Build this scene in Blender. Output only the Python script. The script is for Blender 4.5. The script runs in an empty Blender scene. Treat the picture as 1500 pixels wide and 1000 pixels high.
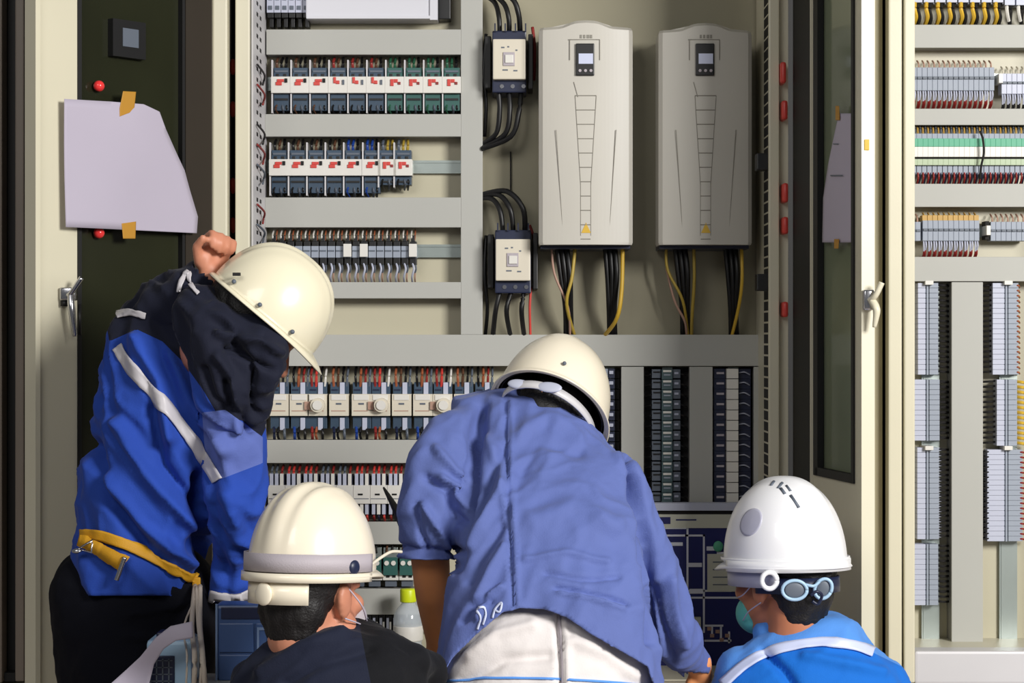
import bpy, bmesh, math, random
from mathutils import Vector, Matrix, noise
from mathutils.bvhtree import BVHTree
R = random.Random(7)
PI = math.pi
scene = bpy.context.scene
COL = scene.collection
CAMZ = 1.44; D = 5.0; F = 3000.0
CAM = Vector((0, -D, CAMZ))

def P(px, py, y):
    s = (D + y) / F
    return Vector(((px - 750) * s, y, CAMZ - (py - 500) * s))
def X(px, y): return (px - 750) * (D + y) / F
def Z(py, y): return CAMZ - (py - 500) * (D + y) / F
def S(y): return (D + y) / F
def proj(v):
    s = (D + v.y) / F
    return 750 + v.x / s, 500 - (v.z - CAMZ) / s

# ------------------------------------------------------------ materials
def lin(c):
    c = c / 255.0
    return c / 12.92 if c <= .04045 else ((c + .055) / 1.055) ** 2.4
def rgb(r, g, b): return (lin(r), lin(g), lin(b), 1)

def mat(name, col, rough=.5, metal=0, var=.06, vscale=6, bump=0, bscale=200, spec=.5, alpha=1, trans=0, sheen=0, coat=0):
    m = bpy.data.materials.new(name); m.use_nodes = True
    nt = m.node_tree; b = nt.nodes['Principled BSDF']
    c = rgb(*col)
    b.inputs['Roughness'].default_value = rough
    b.inputs['Metallic'].default_value = metal
    b.inputs['Specular IOR Level'].default_value = spec
    b.inputs['Transmission Weight'].default_value = trans
    b.inputs['Sheen Weight'].default_value = sheen
    b.inputs['Coat Weight'].default_value = coat
    b.inputs['Alpha'].default_value = alpha
    tc = nt.nodes.new('ShaderNodeTexCoord')
    n = nt.nodes.new('ShaderNodeTexNoise'); n.inputs['Scale'].default_value = vscale; n.inputs['Detail'].default_value = 5
    nt.links.new(tc.outputs['Object'], n.inputs['Vector'])
    mx = nt.nodes.new('ShaderNodeMix'); mx.data_type = 'RGBA'
    mx.inputs[6].default_value = tuple(max(0, v * (1 - var * 2)) for v in c[:3]) + (1,)
    mx.inputs[7].default_value = tuple(min(1, v * (1 + var * 2)) for v in c[:3]) + (1,)
    nt.links.new(n.outputs['Fac'], mx.inputs[0])
    nt.links.new(mx.outputs[2], b.inputs['Base Color'])
    if bump:
        n2 = nt.nodes.new('ShaderNodeTexNoise'); n2.inputs['Scale'].default_value = bscale; n2.inputs['Detail'].default_value = 3
        nt.links.new(tc.outputs['Object'], n2.inputs['Vector'])
        bp = nt.nodes.new('ShaderNodeBump'); bp.inputs['Strength'].default_value = bump; bp.inputs['Distance'].default_value = .002
        nt.links.new(n2.outputs['Fac'], bp.inputs['Height']); nt.links.new(bp.outputs['Normal'], b.inputs['Normal'])
    return m

M = {}
M['paint'] = mat('cream_paint', (216, 210, 186), .35, var=.02, bump=.05, bscale=300)
M['paint_in'] = mat('cream_paint_inside', (205, 200, 180), .4, var=.03)
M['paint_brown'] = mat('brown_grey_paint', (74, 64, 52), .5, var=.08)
M['plate'] = mat('mounting_plate_paint', (190, 184, 160), .42, var=.05, vscale=3)
M['zinc'] = mat('zinc_panel', (158, 152, 130), .38, metal=.45, var=.06, vscale=2)
M['duct'] = mat('grey_duct_pvc', (178, 178, 172), .55, var=.015)
M['ductside'] = mat('grey_duct_side', (138, 136, 132), .6)
M['black'] = mat('black_plastic', (14, 14, 16), .45)
M['blackrub'] = mat('black_rubber', (8, 8, 9), .6)
M['slot'] = mat('slot_black', (24, 22, 22), .8)
M['darkblue'] = mat('slate_blue_plastic', (52, 72, 92), .45, var=.1)
M['darkteal'] = mat('slate_teal_plastic', (45, 92, 86), .45, var=.1)
M['navyplastic'] = mat('navy_plastic', (26, 34, 62), .4)
M['white'] = mat('white_plastic', (224, 221, 214), .4, var=.02)
M['cream'] = mat('ivory_plastic', (216, 208, 190), .45, var=.02)
M['railwhite'] = mat('rail_white', (206, 204, 206), .4, var=.03)
M['ctrl'] = mat('controller_grey_white', (212, 212, 220), .4, var=.02)
M['lilac'] = mat('lilac_grey_plastic', (186, 190, 208), .45, var=.04)
M['grey'] = mat('terminal_grey', (150, 158, 172), .5, var=.04)
M['greydark'] = mat('terminal_dark_grey', (92, 100, 112), .5, var=.04)
M['rail'] = mat('zinc_rail', (176, 186, 182), .3, metal=.7)
M['steel'] = mat('chrome_steel', (200, 200, 205), .2, metal=1)
M['red'] = mat('red_plastic', (206, 66, 58), .4)
M['redreflection'] = mat('red_reflection_tint', (235, 60, 60), .2)
M['darkred'] = mat('dark_red_wire', (140, 40, 36), .5)
M['orange'] = mat('orange_brown_wire', (158, 88, 56), .5)
M['brown'] = mat('brown_wire', (92, 62, 44), .5)
M['blue_wire'] = mat('blue_wire', (28, 66, 150), .5)
M['green_wire'] = mat('green_wire', (40, 92, 66), .5)
M['yellow'] = mat('yellow_wire', (214, 174, 56), .45)
M['yellow2'] = mat('yellow_ochre_wire', (176, 150, 60), .45)
M['pinkwire'] = mat('pink_brown_wire', (176, 140, 122), .5)
M['green'] = mat('green_terminal', (84, 168, 134), .5)
M['palegreen'] = mat('pale_green_plastic', (176, 192, 160), .5)
M['tan'] = mat('tan_wire_cover', (190, 150, 72), .5)
M['drive'] = mat('warm_grey_drive', (196, 192, 182), .42, var=.015)
M['drive_line'] = mat('drive_groove', (140, 136, 126), .6)
M['screen'] = mat('lcd_screen', (206, 212, 236), .3)
M['navyboard'] = mat('navy_board', (16, 22, 92), .45, var=.06)
M['boardline'] = mat('board_line_white', (214, 216, 226), .5)
M['boardbeige'] = mat('board_plate_beige', (196, 196, 180), .5)
M['paper'] = mat('paper_white', (186, 178, 194), .7, var=.02)
M['tape'] = mat('masking_tape_ochre', (186, 134, 40), .6)
M['glass'] = mat('smoked_glass', (40, 42, 28), .2, var=.25, vscale=2.2, spec=.5)
M['glass2'] = mat('tinted_glass', (124, 132, 108), .12, var=.2, vscale=1.5)
M['helmet'] = mat('ivory_helmet', (236, 228, 200), .28, var=.015, coat=.3, bump=.03, bscale=60)
M['helmet_w'] = mat('white_helmet', (238, 238, 240), .3, var=.01, coat=.3)
M['helmet_c'] = mat('cream_helmet', (238, 228, 206), .28, var=.015, coat=.3)
M['helmet_in'] = mat('helmet_lining_black', (26, 20, 22), .8)
M['strapgrey'] = mat('lilac_grey_strap', (176, 168, 174), .6, bump=.3, bscale=500)
M['plate_l'] = mat('helmet_side_plate', (176, 176, 192), .35)
M['skin'] = mat('skin_brown', (186, 118, 84), .5, var=.06, vscale=20)
M['skin2'] = mat('skin_light', (200, 134, 106), .5, var=.06, vscale=20)
M['skin3'] = mat('skin_tan', (244, 160, 104), .5, var=.08, vscale=12)
M['hair'] = mat('black_hair', (16, 13, 14), .55, bump=.8, bscale=260)
M['royal'] = mat('royal_blue_cloth', (40, 74, 170), .75, var=.1, bump=.25, bscale=350, sheen=.2)
M['navycloth'] = mat('navy_cloth', (34, 38, 62), .75, var=.14, bump=.25, bscale=350, sheen=.1)
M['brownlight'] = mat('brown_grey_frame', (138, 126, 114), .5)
M['shadebrown'] = mat('shaded_frame_brown', (44, 36, 26), .5)
M['olive'] = mat('shadowed_cream_paint', (172, 162, 130), .5)
M['capred'] = mat('cap_red', (214, 70, 62), .35)
M['greyteal'] = mat('grey_teal_plastic', (66, 88, 92), .45, var=.1)
M['blackcloth'] = mat('black_navy_cloth', (9, 10, 20), .9, spec=.2, var=.14, bump=.25, bscale=350)
M['midblue'] = mat('lavender_blue_cloth', (88, 104, 166), .8, var=.06, vscale=9, bump=.25, bscale=350, sheen=.08)
M['darkjacket'] = mat('dark_navy_jacket', (24, 28, 46), .7, var=.14, bump=.2, bscale=350)
M['azure'] = mat('azure_cloth', (26, 116, 208), .75, var=.05, bump=.25, bscale=350, sheen=.2)
M['skyblue'] = mat('sky_blue_cloth', (88, 150, 232), .75, var=.05, bump=.25, bscale=350, sheen=.2)
M['reflect'] = mat('reflective_tape', (196, 192, 196), .4, var=.04)
M['reflect_w'] = mat('pale_reflective_tape', (200, 208, 236), .4, var=.03)
M['whitecloth'] = mat('off_white_trousers', (222, 216, 214), .8, var=.03, bump=.2, bscale=300)
M['belt'] = mat('yellow_webbing', (206, 150, 24), .6, bump=.4, bscale=600)
M['rope'] = mat('cream_rope', (196, 184, 170), .8, bump=.5, bscale=400)
M['teal'] = mat('teal_mask', (96, 186, 176), .7)
M['lightblue'] = mat('light_blue_plastic', (168, 200, 226), .4)
M['casebl'] = mat('slate_blue_case', (62, 88, 136), .4, var=.05)
M['casedk'] = mat('dark_case', (26, 34, 66), .4)
M['caseline'] = mat('case_edge', (120, 142, 178), .4)
M['bottle'] = mat('clear_plastic', (214, 222, 230), .12, alpha=.55)
M['lime'] = mat('lime_cap', (214, 228, 30), .4)
M['concrete'] = mat('painted_concrete', (206, 196, 178), .7, var=.06, bump=.2)
M['floor'] = mat('grey_floor', (150, 140, 134), .45, var=.08, vscale=3)
M['wall'] = mat('grey_wall', (170, 166, 158), .8, var=.04)
M['boot'] = mat('boot_leather', (30, 26, 24), .5)

# ------------------------------------------------------------ mesh builder
class MB:
    def __init__(s): s.v = []; s.f = []; s.m = []; s.mats = []; s.st = []
    def mi(s, m):
        if m not in s.mats: s.mats.append(m)
        return s.mats.index(m)
    def add(s, vs, fs, m=None):
        o = len(s.v); s.st.append((o, len(s.f))); s.v += [tuple(v) for v in vs]
        k = s.mi(m) if m is not None else 0
        for f in fs: s.f.append(tuple(i + o for i in f)); s.m.append(k)
    def box(s, a, b, m=None, bev=0):
        x0, y0, z0 = [min(p, q) for p, q in zip(a, b)]; x1, y1, z1 = [max(p, q) for p, q in zip(a, b)]
        if bev > 0:
            bev = min(bev, (x1 - x0) * .45, (y1 - y0) * .45, (z1 - z0) * .45)
            bm = bmesh.new(); bmesh.ops.create_cube(bm, size=1)
            for v in bm.verts: v.co = Vector(((x0 + x1) / 2 + v.co.x * (x1 - x0), (y0 + y1) / 2 + v.co.y * (y1 - y0), (z0 + z1) / 2 + v.co.z * (z1 - z0)))
            bmesh.ops.bevel(bm, geom=list(bm.edges), offset=bev, segments=2, affect='EDGES', profile=.6)
            bm.verts.index_update()
            s.add([v.co for v in bm.verts], [[v.index for v in f.verts] for f in bm.faces], m); bm.free(); return s
        vs = [(x0, y0, z0), (x1, y0, z0), (x1, y1, z0), (x0, y1, z0), (x0, y0, z1), (x1, y0, z1), (x1, y1, z1), (x0, y1, z1)]
        s.add(vs, [(3, 2, 1, 0), (4, 5, 6, 7), (0, 1, 5, 4), (1, 2, 6, 5), (2, 3, 7, 6), (3, 0, 4, 7)], m); return s
    def rings(s, rings, m=None, cap=True):
        n = len(rings[0]); vs = [p for r in rings for p in r]; fs = []
        for i in range(len(rings) - 1):
            for j in range(n):
                k = (j + 1) % n
                fs.append((i * n + j, i * n + k, (i + 1) * n + k, (i + 1) * n + j))
        if cap:
            fs.append(tuple(range(n - 1, -1, -1))); fs.append(tuple((len(rings) - 1) * n + j for j in range(n)))
        s.add(vs, fs, m); return s
    def tube(s, pts, r, m=None, seg=8, smooth=True):
        pts = [Vector(p) for p in pts]
        rs = r if isinstance(r, (list, tuple)) else [r] * len(pts)
        if smooth and len(pts) > 2: pts, rs = catmull(pts, rs)
        rings = []; up = Vector((.13, .31, .94)).normalized()
        for i, p in enumerate(pts):
            t = (pts[min(i + 1, len(pts) - 1)] - pts[max(i - 1, 0)])
            if t.length < 1e-7: t = Vector((0, 0, 1))
            t.normalize()
            a = t.cross(up)
            if a.length < .05: a = t.cross(Vector((1, 0, 0)))
            a.normalize(); b = t.cross(a).normalized(); up = a.cross(t) * -1 if False else up
            rings.append([p + (a * math.cos(k * 2 * PI / seg) + b * math.sin(k * 2 * PI / seg)) * rs[i] for k in range(seg)])
        return s.rings(rings, m)
    def cyl(s, a, b, r, m=None, seg=20, r2=None):
        return s.tube([a, b], [r, r if r2 is None else r2], m, seg, False)
    def ell(s, c, rad, m=None, rot=None, nu=20, nv=12):
        c = Vector(c); vs = []; fs = []
        for i in range(1, nv):
            t = PI * i / nv
            for j in range(nu):
                p = 2 * PI * j / nu
                q = Vector((rad[0] * math.sin(t) * math.cos(p), rad[1] * math.sin(t) * math.sin(p), rad[2] * math.cos(t)))
                if rot: q = rot @ q
                vs.append(c + q)
        tq = Vector((0, 0, rad[2])); bq = Vector((0, 0, -rad[2]))
        if rot: tq = rot @ tq; bq = rot @ bq
        vs += [c + tq, c + bq]; T = len(vs) - 2; B = T + 1
        for i in range(nv - 2):
            for j in range(nu):
                k = (j + 1) % nu
                fs.append((i * nu + j, (i + 1) * nu + j, (i + 1) * nu + k, i * nu + k))
        for j in range(nu):
            k = (j + 1) % nu
            fs.append((T, j, k)); fs.append((B, (nv - 2) * nu + k, (nv - 2) * nu + j))
        s.add(vs, fs, m); return s
    def chain(s, pts, m=None):           # pts: (Vector, r)
        for i, (p, r) in enumerate(pts):
            s.ell(p, (r, r, r), m)
            if i: s.cyl(pts[i - 1][0], p, pts[i - 1][1], m, 20, r)
        return s
    def mesh(s, name='m'):
        me = bpy.data.meshes.new(name); me.from_pydata(s.v, [], s.f)
        for m in s.mats: me.materials.append(m)
        if len(s.mats) > 1:
            for p, k in zip(me.polygons, s.m): p.material_index = k
        me.validate(); me.update(); return me
    def build(s, name, m=None, parent=None, smooth=False, fix=True):
        me = s.mesh(name)
        if m is not None and not s.mats: me.materials.append(m)
        if fix:
            bm = bmesh.new(); bm.from_mesh(me); bmesh.ops.recalc_face_normals(bm, faces=bm.faces); bm.to_mesh(me); bm.free()
        return link(name, me, parent, smooth)

def _each(s, name, m=None, parent=None, smooth=False):
    out = []
    for i, (v0, f0) in enumerate(s.st):
        v1, f1 = s.st[i + 1] if i + 1 < len(s.st) else (len(s.v), len(s.f))
        b = MB(); mt = s.mats[s.m[f0]] if s.mats else m
        b.add(s.v[v0:v1], [tuple(k - v0 for k in f) for f in s.f[f0:f1]]); out.append(b.build(name, mt, parent, smooth))
    return out
MB.build_each = _each
def link(name, me, parent=None, smooth=False):
    o = bpy.data.objects.new(name, me); COL.objects.link(o)
    if parent:
        o.parent = parent
        o.matrix_parent_inverse = Matrix.Identity(4)
        o.location = -Vector(parent.location) if parent.type == 'EMPTY' and parent.get('abs') else (0, 0, 0)
    if smooth:
        for p in me.polygons: p.use_smooth = True
    return o

def catmull(pts, rs, n=6):
    out = []; ro = []
    for i in range(len(pts) - 1):
        p0 = pts[max(i - 1, 0)]; p1 = pts[i]; p2 = pts[i + 1]; p3 = pts[min(i + 2, len(pts) - 1)]
        for k in range(n):
            t = k / n
            out.append(.5 * ((2 * p1) + (p2 - p0) * t + (2 * p0 - 5 * p1 + 4 * p2 - p3) * t * t + (3 * p1 - p0 - 3 * p2 + p3) * t ** 3))
            ro.append(rs[i] * (1 - t) + rs[i + 1] * t)
    out.append(pts[-1]); ro.append(rs[-1])
    return out, ro

USED = {}
def tag(o, label, cat, group=None, kind=None):
    o['label'] = label; o['category'] = cat
    if group: o['group'] = group
    if kind: o['kind'] = kind
    return o
def struct(o, label=None):
    o['kind'] = 'structure'
    if label: o['label'] = label
    return o
def thing(name, loc, label, cat, group=None, absolute=True):
    """Empty at the thing's base; absolute=True: part meshes are given in world coordinates."""
    o = bpy.data.objects.new(name, None); COL.objects.link(o); o.empty_display_size = .05
    o.location = loc
    if absolute: o['abs'] = 1
    return tag(o, label, cat, group)
def dup(root, loc, label=None, group=None):
    def cp(o, par):
        c = o.copy(); COL.objects.link(c); c.parent = par
        for ch in KIDS.get(o.name, []): 
            cc = cp(ch, c)
        return c
    c = root.copy(); COL.objects.link(c); c.location = loc
    for ch in [x for x in bpy.data.objects if x.parent == root]:
        cp(ch, c)
    if label: c['label'] = label
    if group: c['group'] = group
    return c
KIDS = {}

ONES = ['', 'first', 'second', 'third', 'fourth', 'fifth', 'sixth', 'seventh', 'eighth', 'ninth', 'tenth', 'eleventh', 'twelfth', 'thirteenth', 'fourteenth', 'fifteenth', 'sixteenth', 'seventeenth', 'eighteenth', 'nineteenth', 'twentieth']
TENS = {2: 'twenty', 3: 'thirty', 4: 'forty', 5: 'fifty', 6: 'sixty'}
TENTH = {3: 'thirtieth', 4: 'fortieth', 5: 'fiftieth', 6: 'sixtieth'}
def ordw(n):
    if n <= 20: return ONES[n]
    if n % 10 == 0: return TENTH[n // 10]
    return TENS[n // 10] + ' ' + ONES[n % 10]
def from_left(i, n):
    if i == 0: return 'leftmost'
    if i == n - 1: return 'rightmost'
    return ordw(i + 1) + ' from left'
def from_top(i, n):
    if i == 0: return 'topmost'
    if i == n - 1: return 'lowest'
    return ordw(i + 1) + ' from top'
WORLD = .11
EXPO = 0.15
LIGHTS = [((3.0, -4.7, 2.9), (-.1, -.4, 1.4), 1.4, 1.2, 275), ((-1.4, -4.4, 3.2), (-.2, -.4, 1.2), 1.6, 1.2, 32)]  # right-hand key, then an unseen fill added to brighten the left
# ============================================================ SETTING
ZT = 2.55; ZB = .665
b = MB(); b.box((-3.5, -6, -.1), (3.5, .6, 0)); struct(b.build('floor', M['floor']))
b = MB(); b.box((-3.5, .3, 0), (3.5, .45, 3.4)); struct(b.build('wall_back', M['wall']))
b = MB(); b.box((-3.2, -.345, 0), (3.2, .299, .66), bev=.006); struct(b.build('trim_1', M['concrete']), 'pale concrete plinth carrying the cabinets')

YF = -.33
# ---- main cabinet
cab = thing('electrical_cabinet', (0, 0, .66), 'wide open cream electrical cabinet holding drives, ducts and relays', 'cabinet')
b = MB(); b.box((-.6, 0, ZB), (.6, .012, ZT)); b.build('mounting_plate', M['plate'], cab)
b = MB(); b.box((X(707, 0), -.002, Z(492, 0)), (X(1108, 0), 0, ZT)); b.build('drive_panel', M['zinc'], cab)
b = MB(); b.box((-.602, -.30, ZB), (-.62, .04, ZT)); b.build('side_panel', M['paint_in'], cab)
b = MB(); b.box((.598, -.30, ZB), (.612, .04, ZT)); b.build('side_panel', M['paint_in'], cab)
b = MB(); b.box((-.66, .04, ZB), (.69, .06, ZT)); b.build('rear_panel', M['paint_in'], cab)
b = MB(); b.box((-.66, -.30, .661), (.69, .04, ZB)); b.build('floor_panel', M['paint_in'], cab)
b = MB(); b.box((-.66, -.30, ZT), (.69, .06, ZT + .02)); b.build('top_panel', M['paint_in'], cab)
# front rims
b = MB()
b.box((X(345, -.31), -.315, ZB), (X(366, -.31), -.298, ZT), bev=.003)
b.box((X(1126, -.31), -.315, ZB), (X(1141, -.31), -.298, ZT), bev=.003)
b.build_each('front_rim', M['paint'], cab)
b = MB(); b.box((X(312, YF), YF - .012, ZB), (X(334, YF), YF + .03, ZT), bev=.004); b.build('hinge_post', M['paint'], cab)
b = MB(); b.box((X(334, -.2), -.15, ZB), (X(346, -.2), -.145, ZT)); b.box((X(1140, -.2), -.2, ZB), (X(1148, -.2), -.19, ZT)); b.box((X(1148, -.2), -.2, ZB), (X(1170, -.2), -.19, ZT), M['blackrub'])
b.mats = []; b.build_each('gap_lining', M['blackrub'], cab)
# olive channel right of right rim
b = MB(); b.box((X(1141, -.28), -.285, ZB), (X(1154, -.28), -.27, ZT)); b.build('channel', M['paint_in'], cab)
# perforated rails on both side walls
def perf(xw, sgn, name, marks):
    b = MB(); b.box((xw, -.285, ZB), (xw + sgn * .004, -.02, ZT)); 
    b = MB(); h = b; b.box((xw, -.285, ZB), (xw + sgn * .004, -.02, ZT), M['railwhite'] if sgn > 0 else M['paint'])
    z = .9; k = 0
    while z < 2.35:
        for yy in ((-.21, -.15) if sgn > 0 else (-.215,)):
            h.box((xw + sgn * .0035, yy - (.012 if sgn > 0 else .05), z), (xw + sgn * .0045, yy + (.016 if sgn > 0 else .04), z + (.009 if sgn > 0 else .021)), M['slot'])
        z += .0255; k += 1
    return b.build(name, None, cab, fix=False)
pl = perf(-.6, 1, 'perforated_rail', None)
pr = perf(.598, -1, 'perforated_rail', None)
# wires laced behind the left rail (grey, red, black tangle)
for k in range(9):
    if k in (2, 6): continue
    py = 110 + k * 29
    if 170 < py < 205: pass
    m = [M['black'], M['darkred'], M['greydark']][k % 3]
    b = MB(); b.tube([(-.592, -.24, Z(py - 12, -.2)), (-.585, -.16, Z(py - 4, -.2)), (-.592, -.12, Z(py + 4, -.2)), (-.584, -.2, Z(py + 14, -.2))], .0026, m, 6)
    o = b.build('wire', None, cab, True); 
# red caps
for (px, py, s) in ((1148, 106, 1.1), (1150, 161, 1.0), (1151, 282, 1.0), (1151, 330, .9), (1151, 453, .8)):
    c = P(px, py, -.33); b = MB()
    b.box((c.x - .007, c.y - .004, c.z - .022 * s), (c.x + .006, c.y + .058, c.z + .022 * s), bev=.006)
    b.build('red_cap', M['capred'], cab, True)
for py in (98, 160, 272, 330):
    c = P(341, py, -.22); b = MB(); b.ell(c, (.008, .012, .019)); b.cyl(c, (c.x, -.14, c.z), .006)
    b.build('red_cap', M['red'], cab, True)
for py in (238, 414):
    c = P(1114, py, -.27); b = MB(); b.box((c.x - .011, c.y - .02, c.z - .019), (.5975, c.y + .02, c.z + .02), bev=.003); b.build('door_stop', M['black'], cab)

# ---- doors: ray/plane helpers
class Pl:
    def __init__(s, pxh, yh, pxf, yf):
        s.h = Vector((X(pxh, yh), yh, 0)); s.f = Vector((X(pxf, yf), yf, 0))
        s.d = (s.f - s.h).normalized(); s.w = (s.f - s.h).length
        s.n = Vector((s.d.y, -s.d.x, 0))
        if s.n.y > 0: s.n = -s.n          # towards camera
    def t(s, px):                          # distance from hinge along door for pixel column
        k = (px - 750) / F                 # ray: x = k*(D+y)
        # h + t d : hx + t dx = k (D + hy + t dy)
        return (k * (D + s.h.y) - s.h.x) / (s.d.x - k * s.d.y)
    def pt(s, t, z, off=0): v = s.h + s.d * t + s.n * off; v.z = z; return v
    def at(s, px, py, off=0):
        t = s.t(px); v = s.h + s.d * t
        return s.pt(t, Z(py, v.y), off)
    def slab(s, b, t0, t1, z0, z1, o0, o1, m=None):
        vs = [s.pt(t, z, o) for z in (z0, z1) for (t, o) in ((t0, o0), (t1, o0), (t1, o1), (t0, o1))]
        b.add(vs, [(3, 2, 1, 0), (4, 5, 6, 7), (0, 1, 5, 4), (1, 2, 6, 5), (2, 3, 7, 6), (3, 0, 4, 7)], m)

LD = Pl(311, -.345, 47, -.72)
RD = Pl(1163, -.335, 1262, -.82)
def sheet(pl, poly, off, thick, mat_, name, parent, wave=0):
    """paper: pixel polygon laid on the door plane, with thickness and a little curl"""
    bm = bmesh.new()
    vs = [bm.verts.new((p[0], p[1], 0)) for p in poly]; bm.faces.new(vs)
    bmesh.ops.triangulate(bm, faces=bm.faces)
    for k in range(4): bmesh.ops.subdivide_edges(bm, edges=bm.edges, cuts=1, use_grid_fill=True)
    xs = [p[0] for p in poly]; x0, x1 = min(xs), max(xs)
    for v in bm.verts:
        u = (v.co.x - x0) / (x1 - x0)
        w = wave * (math.sin(u * PI * .9 + .4) + .25 * math.sin(u * 7 + v.co.y * .02)) if wave else 0
        v.co = pl.at(v.co.x, v.co.y, off + w)
    me = bpy.data.meshes.new(name); bm.to_mesh(me); bm.free(); me.materials.append(mat_)
    o = link(name, me, parent, True); md = o.modifiers.new('s', 'SOLIDIFY'); md.thickness = thick; md.offset = 0
    return o
# left door (part of the cabinet)
ld = MB(); zw0 = .95; zt = ZT; T = .02
tA, tB = LD.t(270), LD.t(113)
LD.slab(ld, 0, tA, .70, zt, -.025, 0); LD.slab(ld, tB, LD.w, .70, zt, -.025, 0); LD.slab(ld, tA, tB, .70, zw0, -.025, 0); LD.slab(ld, tA, tB, 2.5, zt, -.025, 0)
LD.slab(ld, LD.w - .012, LD.w, .70, zt, 0, .012)
door1 = ld.build('door', M['paint'], cab)
g = MB(); LD.slab(g, tA, tB, zw0, 2.5, -.018, -.012); g.build('window_pane', M['glass'], door1)
g = MB(); LD.slab(g, tA, tA + .008, zw0, 2.5, -.012, .003); LD.slab(g, tB - .010, tB, zw0, 2.5, -.012, .003); LD.slab(g, tA, tB, zw0, zw0 + .01, -.012, .003); g.build('gasket', M['blackrub'], door1)
# dark brown strip painting the shade on the hinge-side frame
g = MB(); LD.slab(g, .004, tA - .001, .72, 2.5, 0, .004); g.build('hinge_shade', M['shadebrown'], door1)
# handle on the left door
hp = LD.at(100, 432, .012); g = MB()
g.box((hp.x - .022, hp.y - .02, hp.z - .012), (hp.x + .012, hp.y + .008, hp.z + .016), M['steel'], .004)
g.tube([(hp.x - .004, hp.y - .018, hp.z), (hp.x + .004, hp.y - .024, hp.z + .004), (hp.x + .026, hp.y - .024, hp.z + .036)], .0055, M['steel'], 8)
g.tube([(hp.x + .002, hp.y - .02, hp.z), (hp.x + .005, hp.y - .026, hp.z - .03), (hp.x + .012, hp.y - .022, hp.z - .088)], [.008, .008, .005], M['steel'], 8)
g.box((hp.x - .02, hp.y - .018, hp.z - .024), (hp.x - .006, hp.y, hp.z - .012), M['black'])
g.box((hp.x + .016, hp.y - .012, hp.z - .085), (hp.x + .021, hp.y, hp.z - .02), M['black'])
g.build('handle', None, door1, True)
# small display frame and red beads painting reflections in the left glass
def onplane(pl, px0, py0, px1, py1, o0, o1):
    a = pl.at(px0, py0); c = pl.at(px1, py1)
    return pl.t(px0), pl.t(px1), c.z, a.z, o0, o1
g = MB(); t0, t1, z0, z1, _, _ = onplane(LD, 163, 27, 211, 88, 0, 0)
LD.slab(g, t0, t1, z0, z1, -.012, .006, M['black']); g.build('meter_bezel', None, door1)
g = MB(); t0, t1, z0, z1, _, _ = onplane(LD, 177, 41, 200, 71, 0, 0)
LD.slab(g, t0, t1, z0, z1, .006, .0075, M['greydark']); g.build('meter_face', None, door1)
for py in (126, 341):
    c = LD.at(145, py, 0); g = MB(); g.ell((c.x, c.y, c.z), (.012, .012, .012)); g.build('red_reflection', M['redreflection'], door1, True)

sh = sheet(LD, [(84, 146), (150, 150), (198, 154), (222, 165), (232, 190), (262, 250), (270, 280), (281, 318), (279, 342), (170, 337), (86, 333)], .02, .0006, M['paper'], 'paper_sheet', None, .008)
tag(sh, 'large blank white paper taped to the left cabinet door', 'paper')
for poly in ([(168, 135), (187, 136), (184, 164), (163, 172), (163, 160)], [(166, 328), (187, 325), (186, 350), (168, 350)]):
    t = sheet(LD, poly, .0285, .0008, M['tape'], 'tape', sh)

# right door
zt2 = ZT; ZW = Z(697, -.72)
tA, tB = RD.t(1196), RD.t(1250)
rd = MB()
RD.slab(rd, 0, tA, .70, zt2, -.028, 0); RD.slab(rd, tB, RD.w, .70, zt2, -.028, 0); RD.slab(rd, tA, tB, .70, ZW, -.028, 0); RD.slab(rd, tA, tB, 2.5, zt2, -.028, 0)
door2 = rd.build('door', M['paint'], cab)
g = MB(); RD.slab(g, tA, tB, ZW, 2.5, -.02, -.012); g.build('window_pane', M['glass2'], door2)
g = MB(); RD.slab(g, tA - .012, tA + .02, ZW - .012, 2.5, -.01, .004); RD.slab(g, tB - .004, tB + .012, ZW - .012, 2.5, -.01, .004); RD.slab(g, tA, tB, ZW - .012, ZW + .006, -.01, .004)
c0 = RD.pt(tA + .02, ZW + .006, -.01)
g.build('gasket', M['blackrub'], door2)
g = MB(); RD.slab(g, .002, tA - .03, .72, 2.5, 0, .003); g.build('hinge_shade', M['blackrub'], door2)  # black strip painting the shade over this door's hinge-side frame
g = MB(); RD.slab(g, tA - .03, tA - .022, .72, 2.5, 0, .006); g.build('seal_strip', M['paint_in'], door2)
e = RD.pt(RD.w, Z(440, -.82), -.014); g = MB()
g.box((e.x - .012, e.y - .018, e.z - .02), (e.x + .010, e.y + .002, e.z + .022), M['steel'], .004)
g.tube([(e.x, e.y - .016, e.z), (e.x + .01, e.y - .03, e.z + .01), (e.x + .022, e.y - .034, e.z + .036)], .006, M['paint'], 8)
g.tube([(e.x + .004, e.y - .02, e.z), (e.x + .012, e.y - .03, e.z - .02), (e.x + .008, e.y - .026, e.z - .055)], [.008, .008, .004], M['paint'], 8)
g.build('handle', None, door2, True)
sh2 = sheet(RD, [(1229, 166), (1249, 166), (1250, 355), (1204, 355), (1205, 290), (1213, 240)], -.002, .0006, M['paper'], 'paper_sheet', None, .002)
tag(sh2, 'white paper printed sheet taped inside the right cabinet door', 'paper')
for poly in ([(1226, 155), (1231, 155), (1232, 176), (1226, 176)], [(1224, 350), (1231, 350), (1230, 364), (1224, 364)]):
    sheet(RD, poly, .003, .0008, M['tape'], 'tape', sh2)
for (a0, b0, a1, b1) in ((1218, 256, 1236, 258), (1222, 210, 1230, 211.5)):
    sheet(RD, [(a0, b0), (a1, b0), (a1, b1), (a0, b1)], .0028, .0005, M['greydark'], 'printed_line', sh2)

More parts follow.
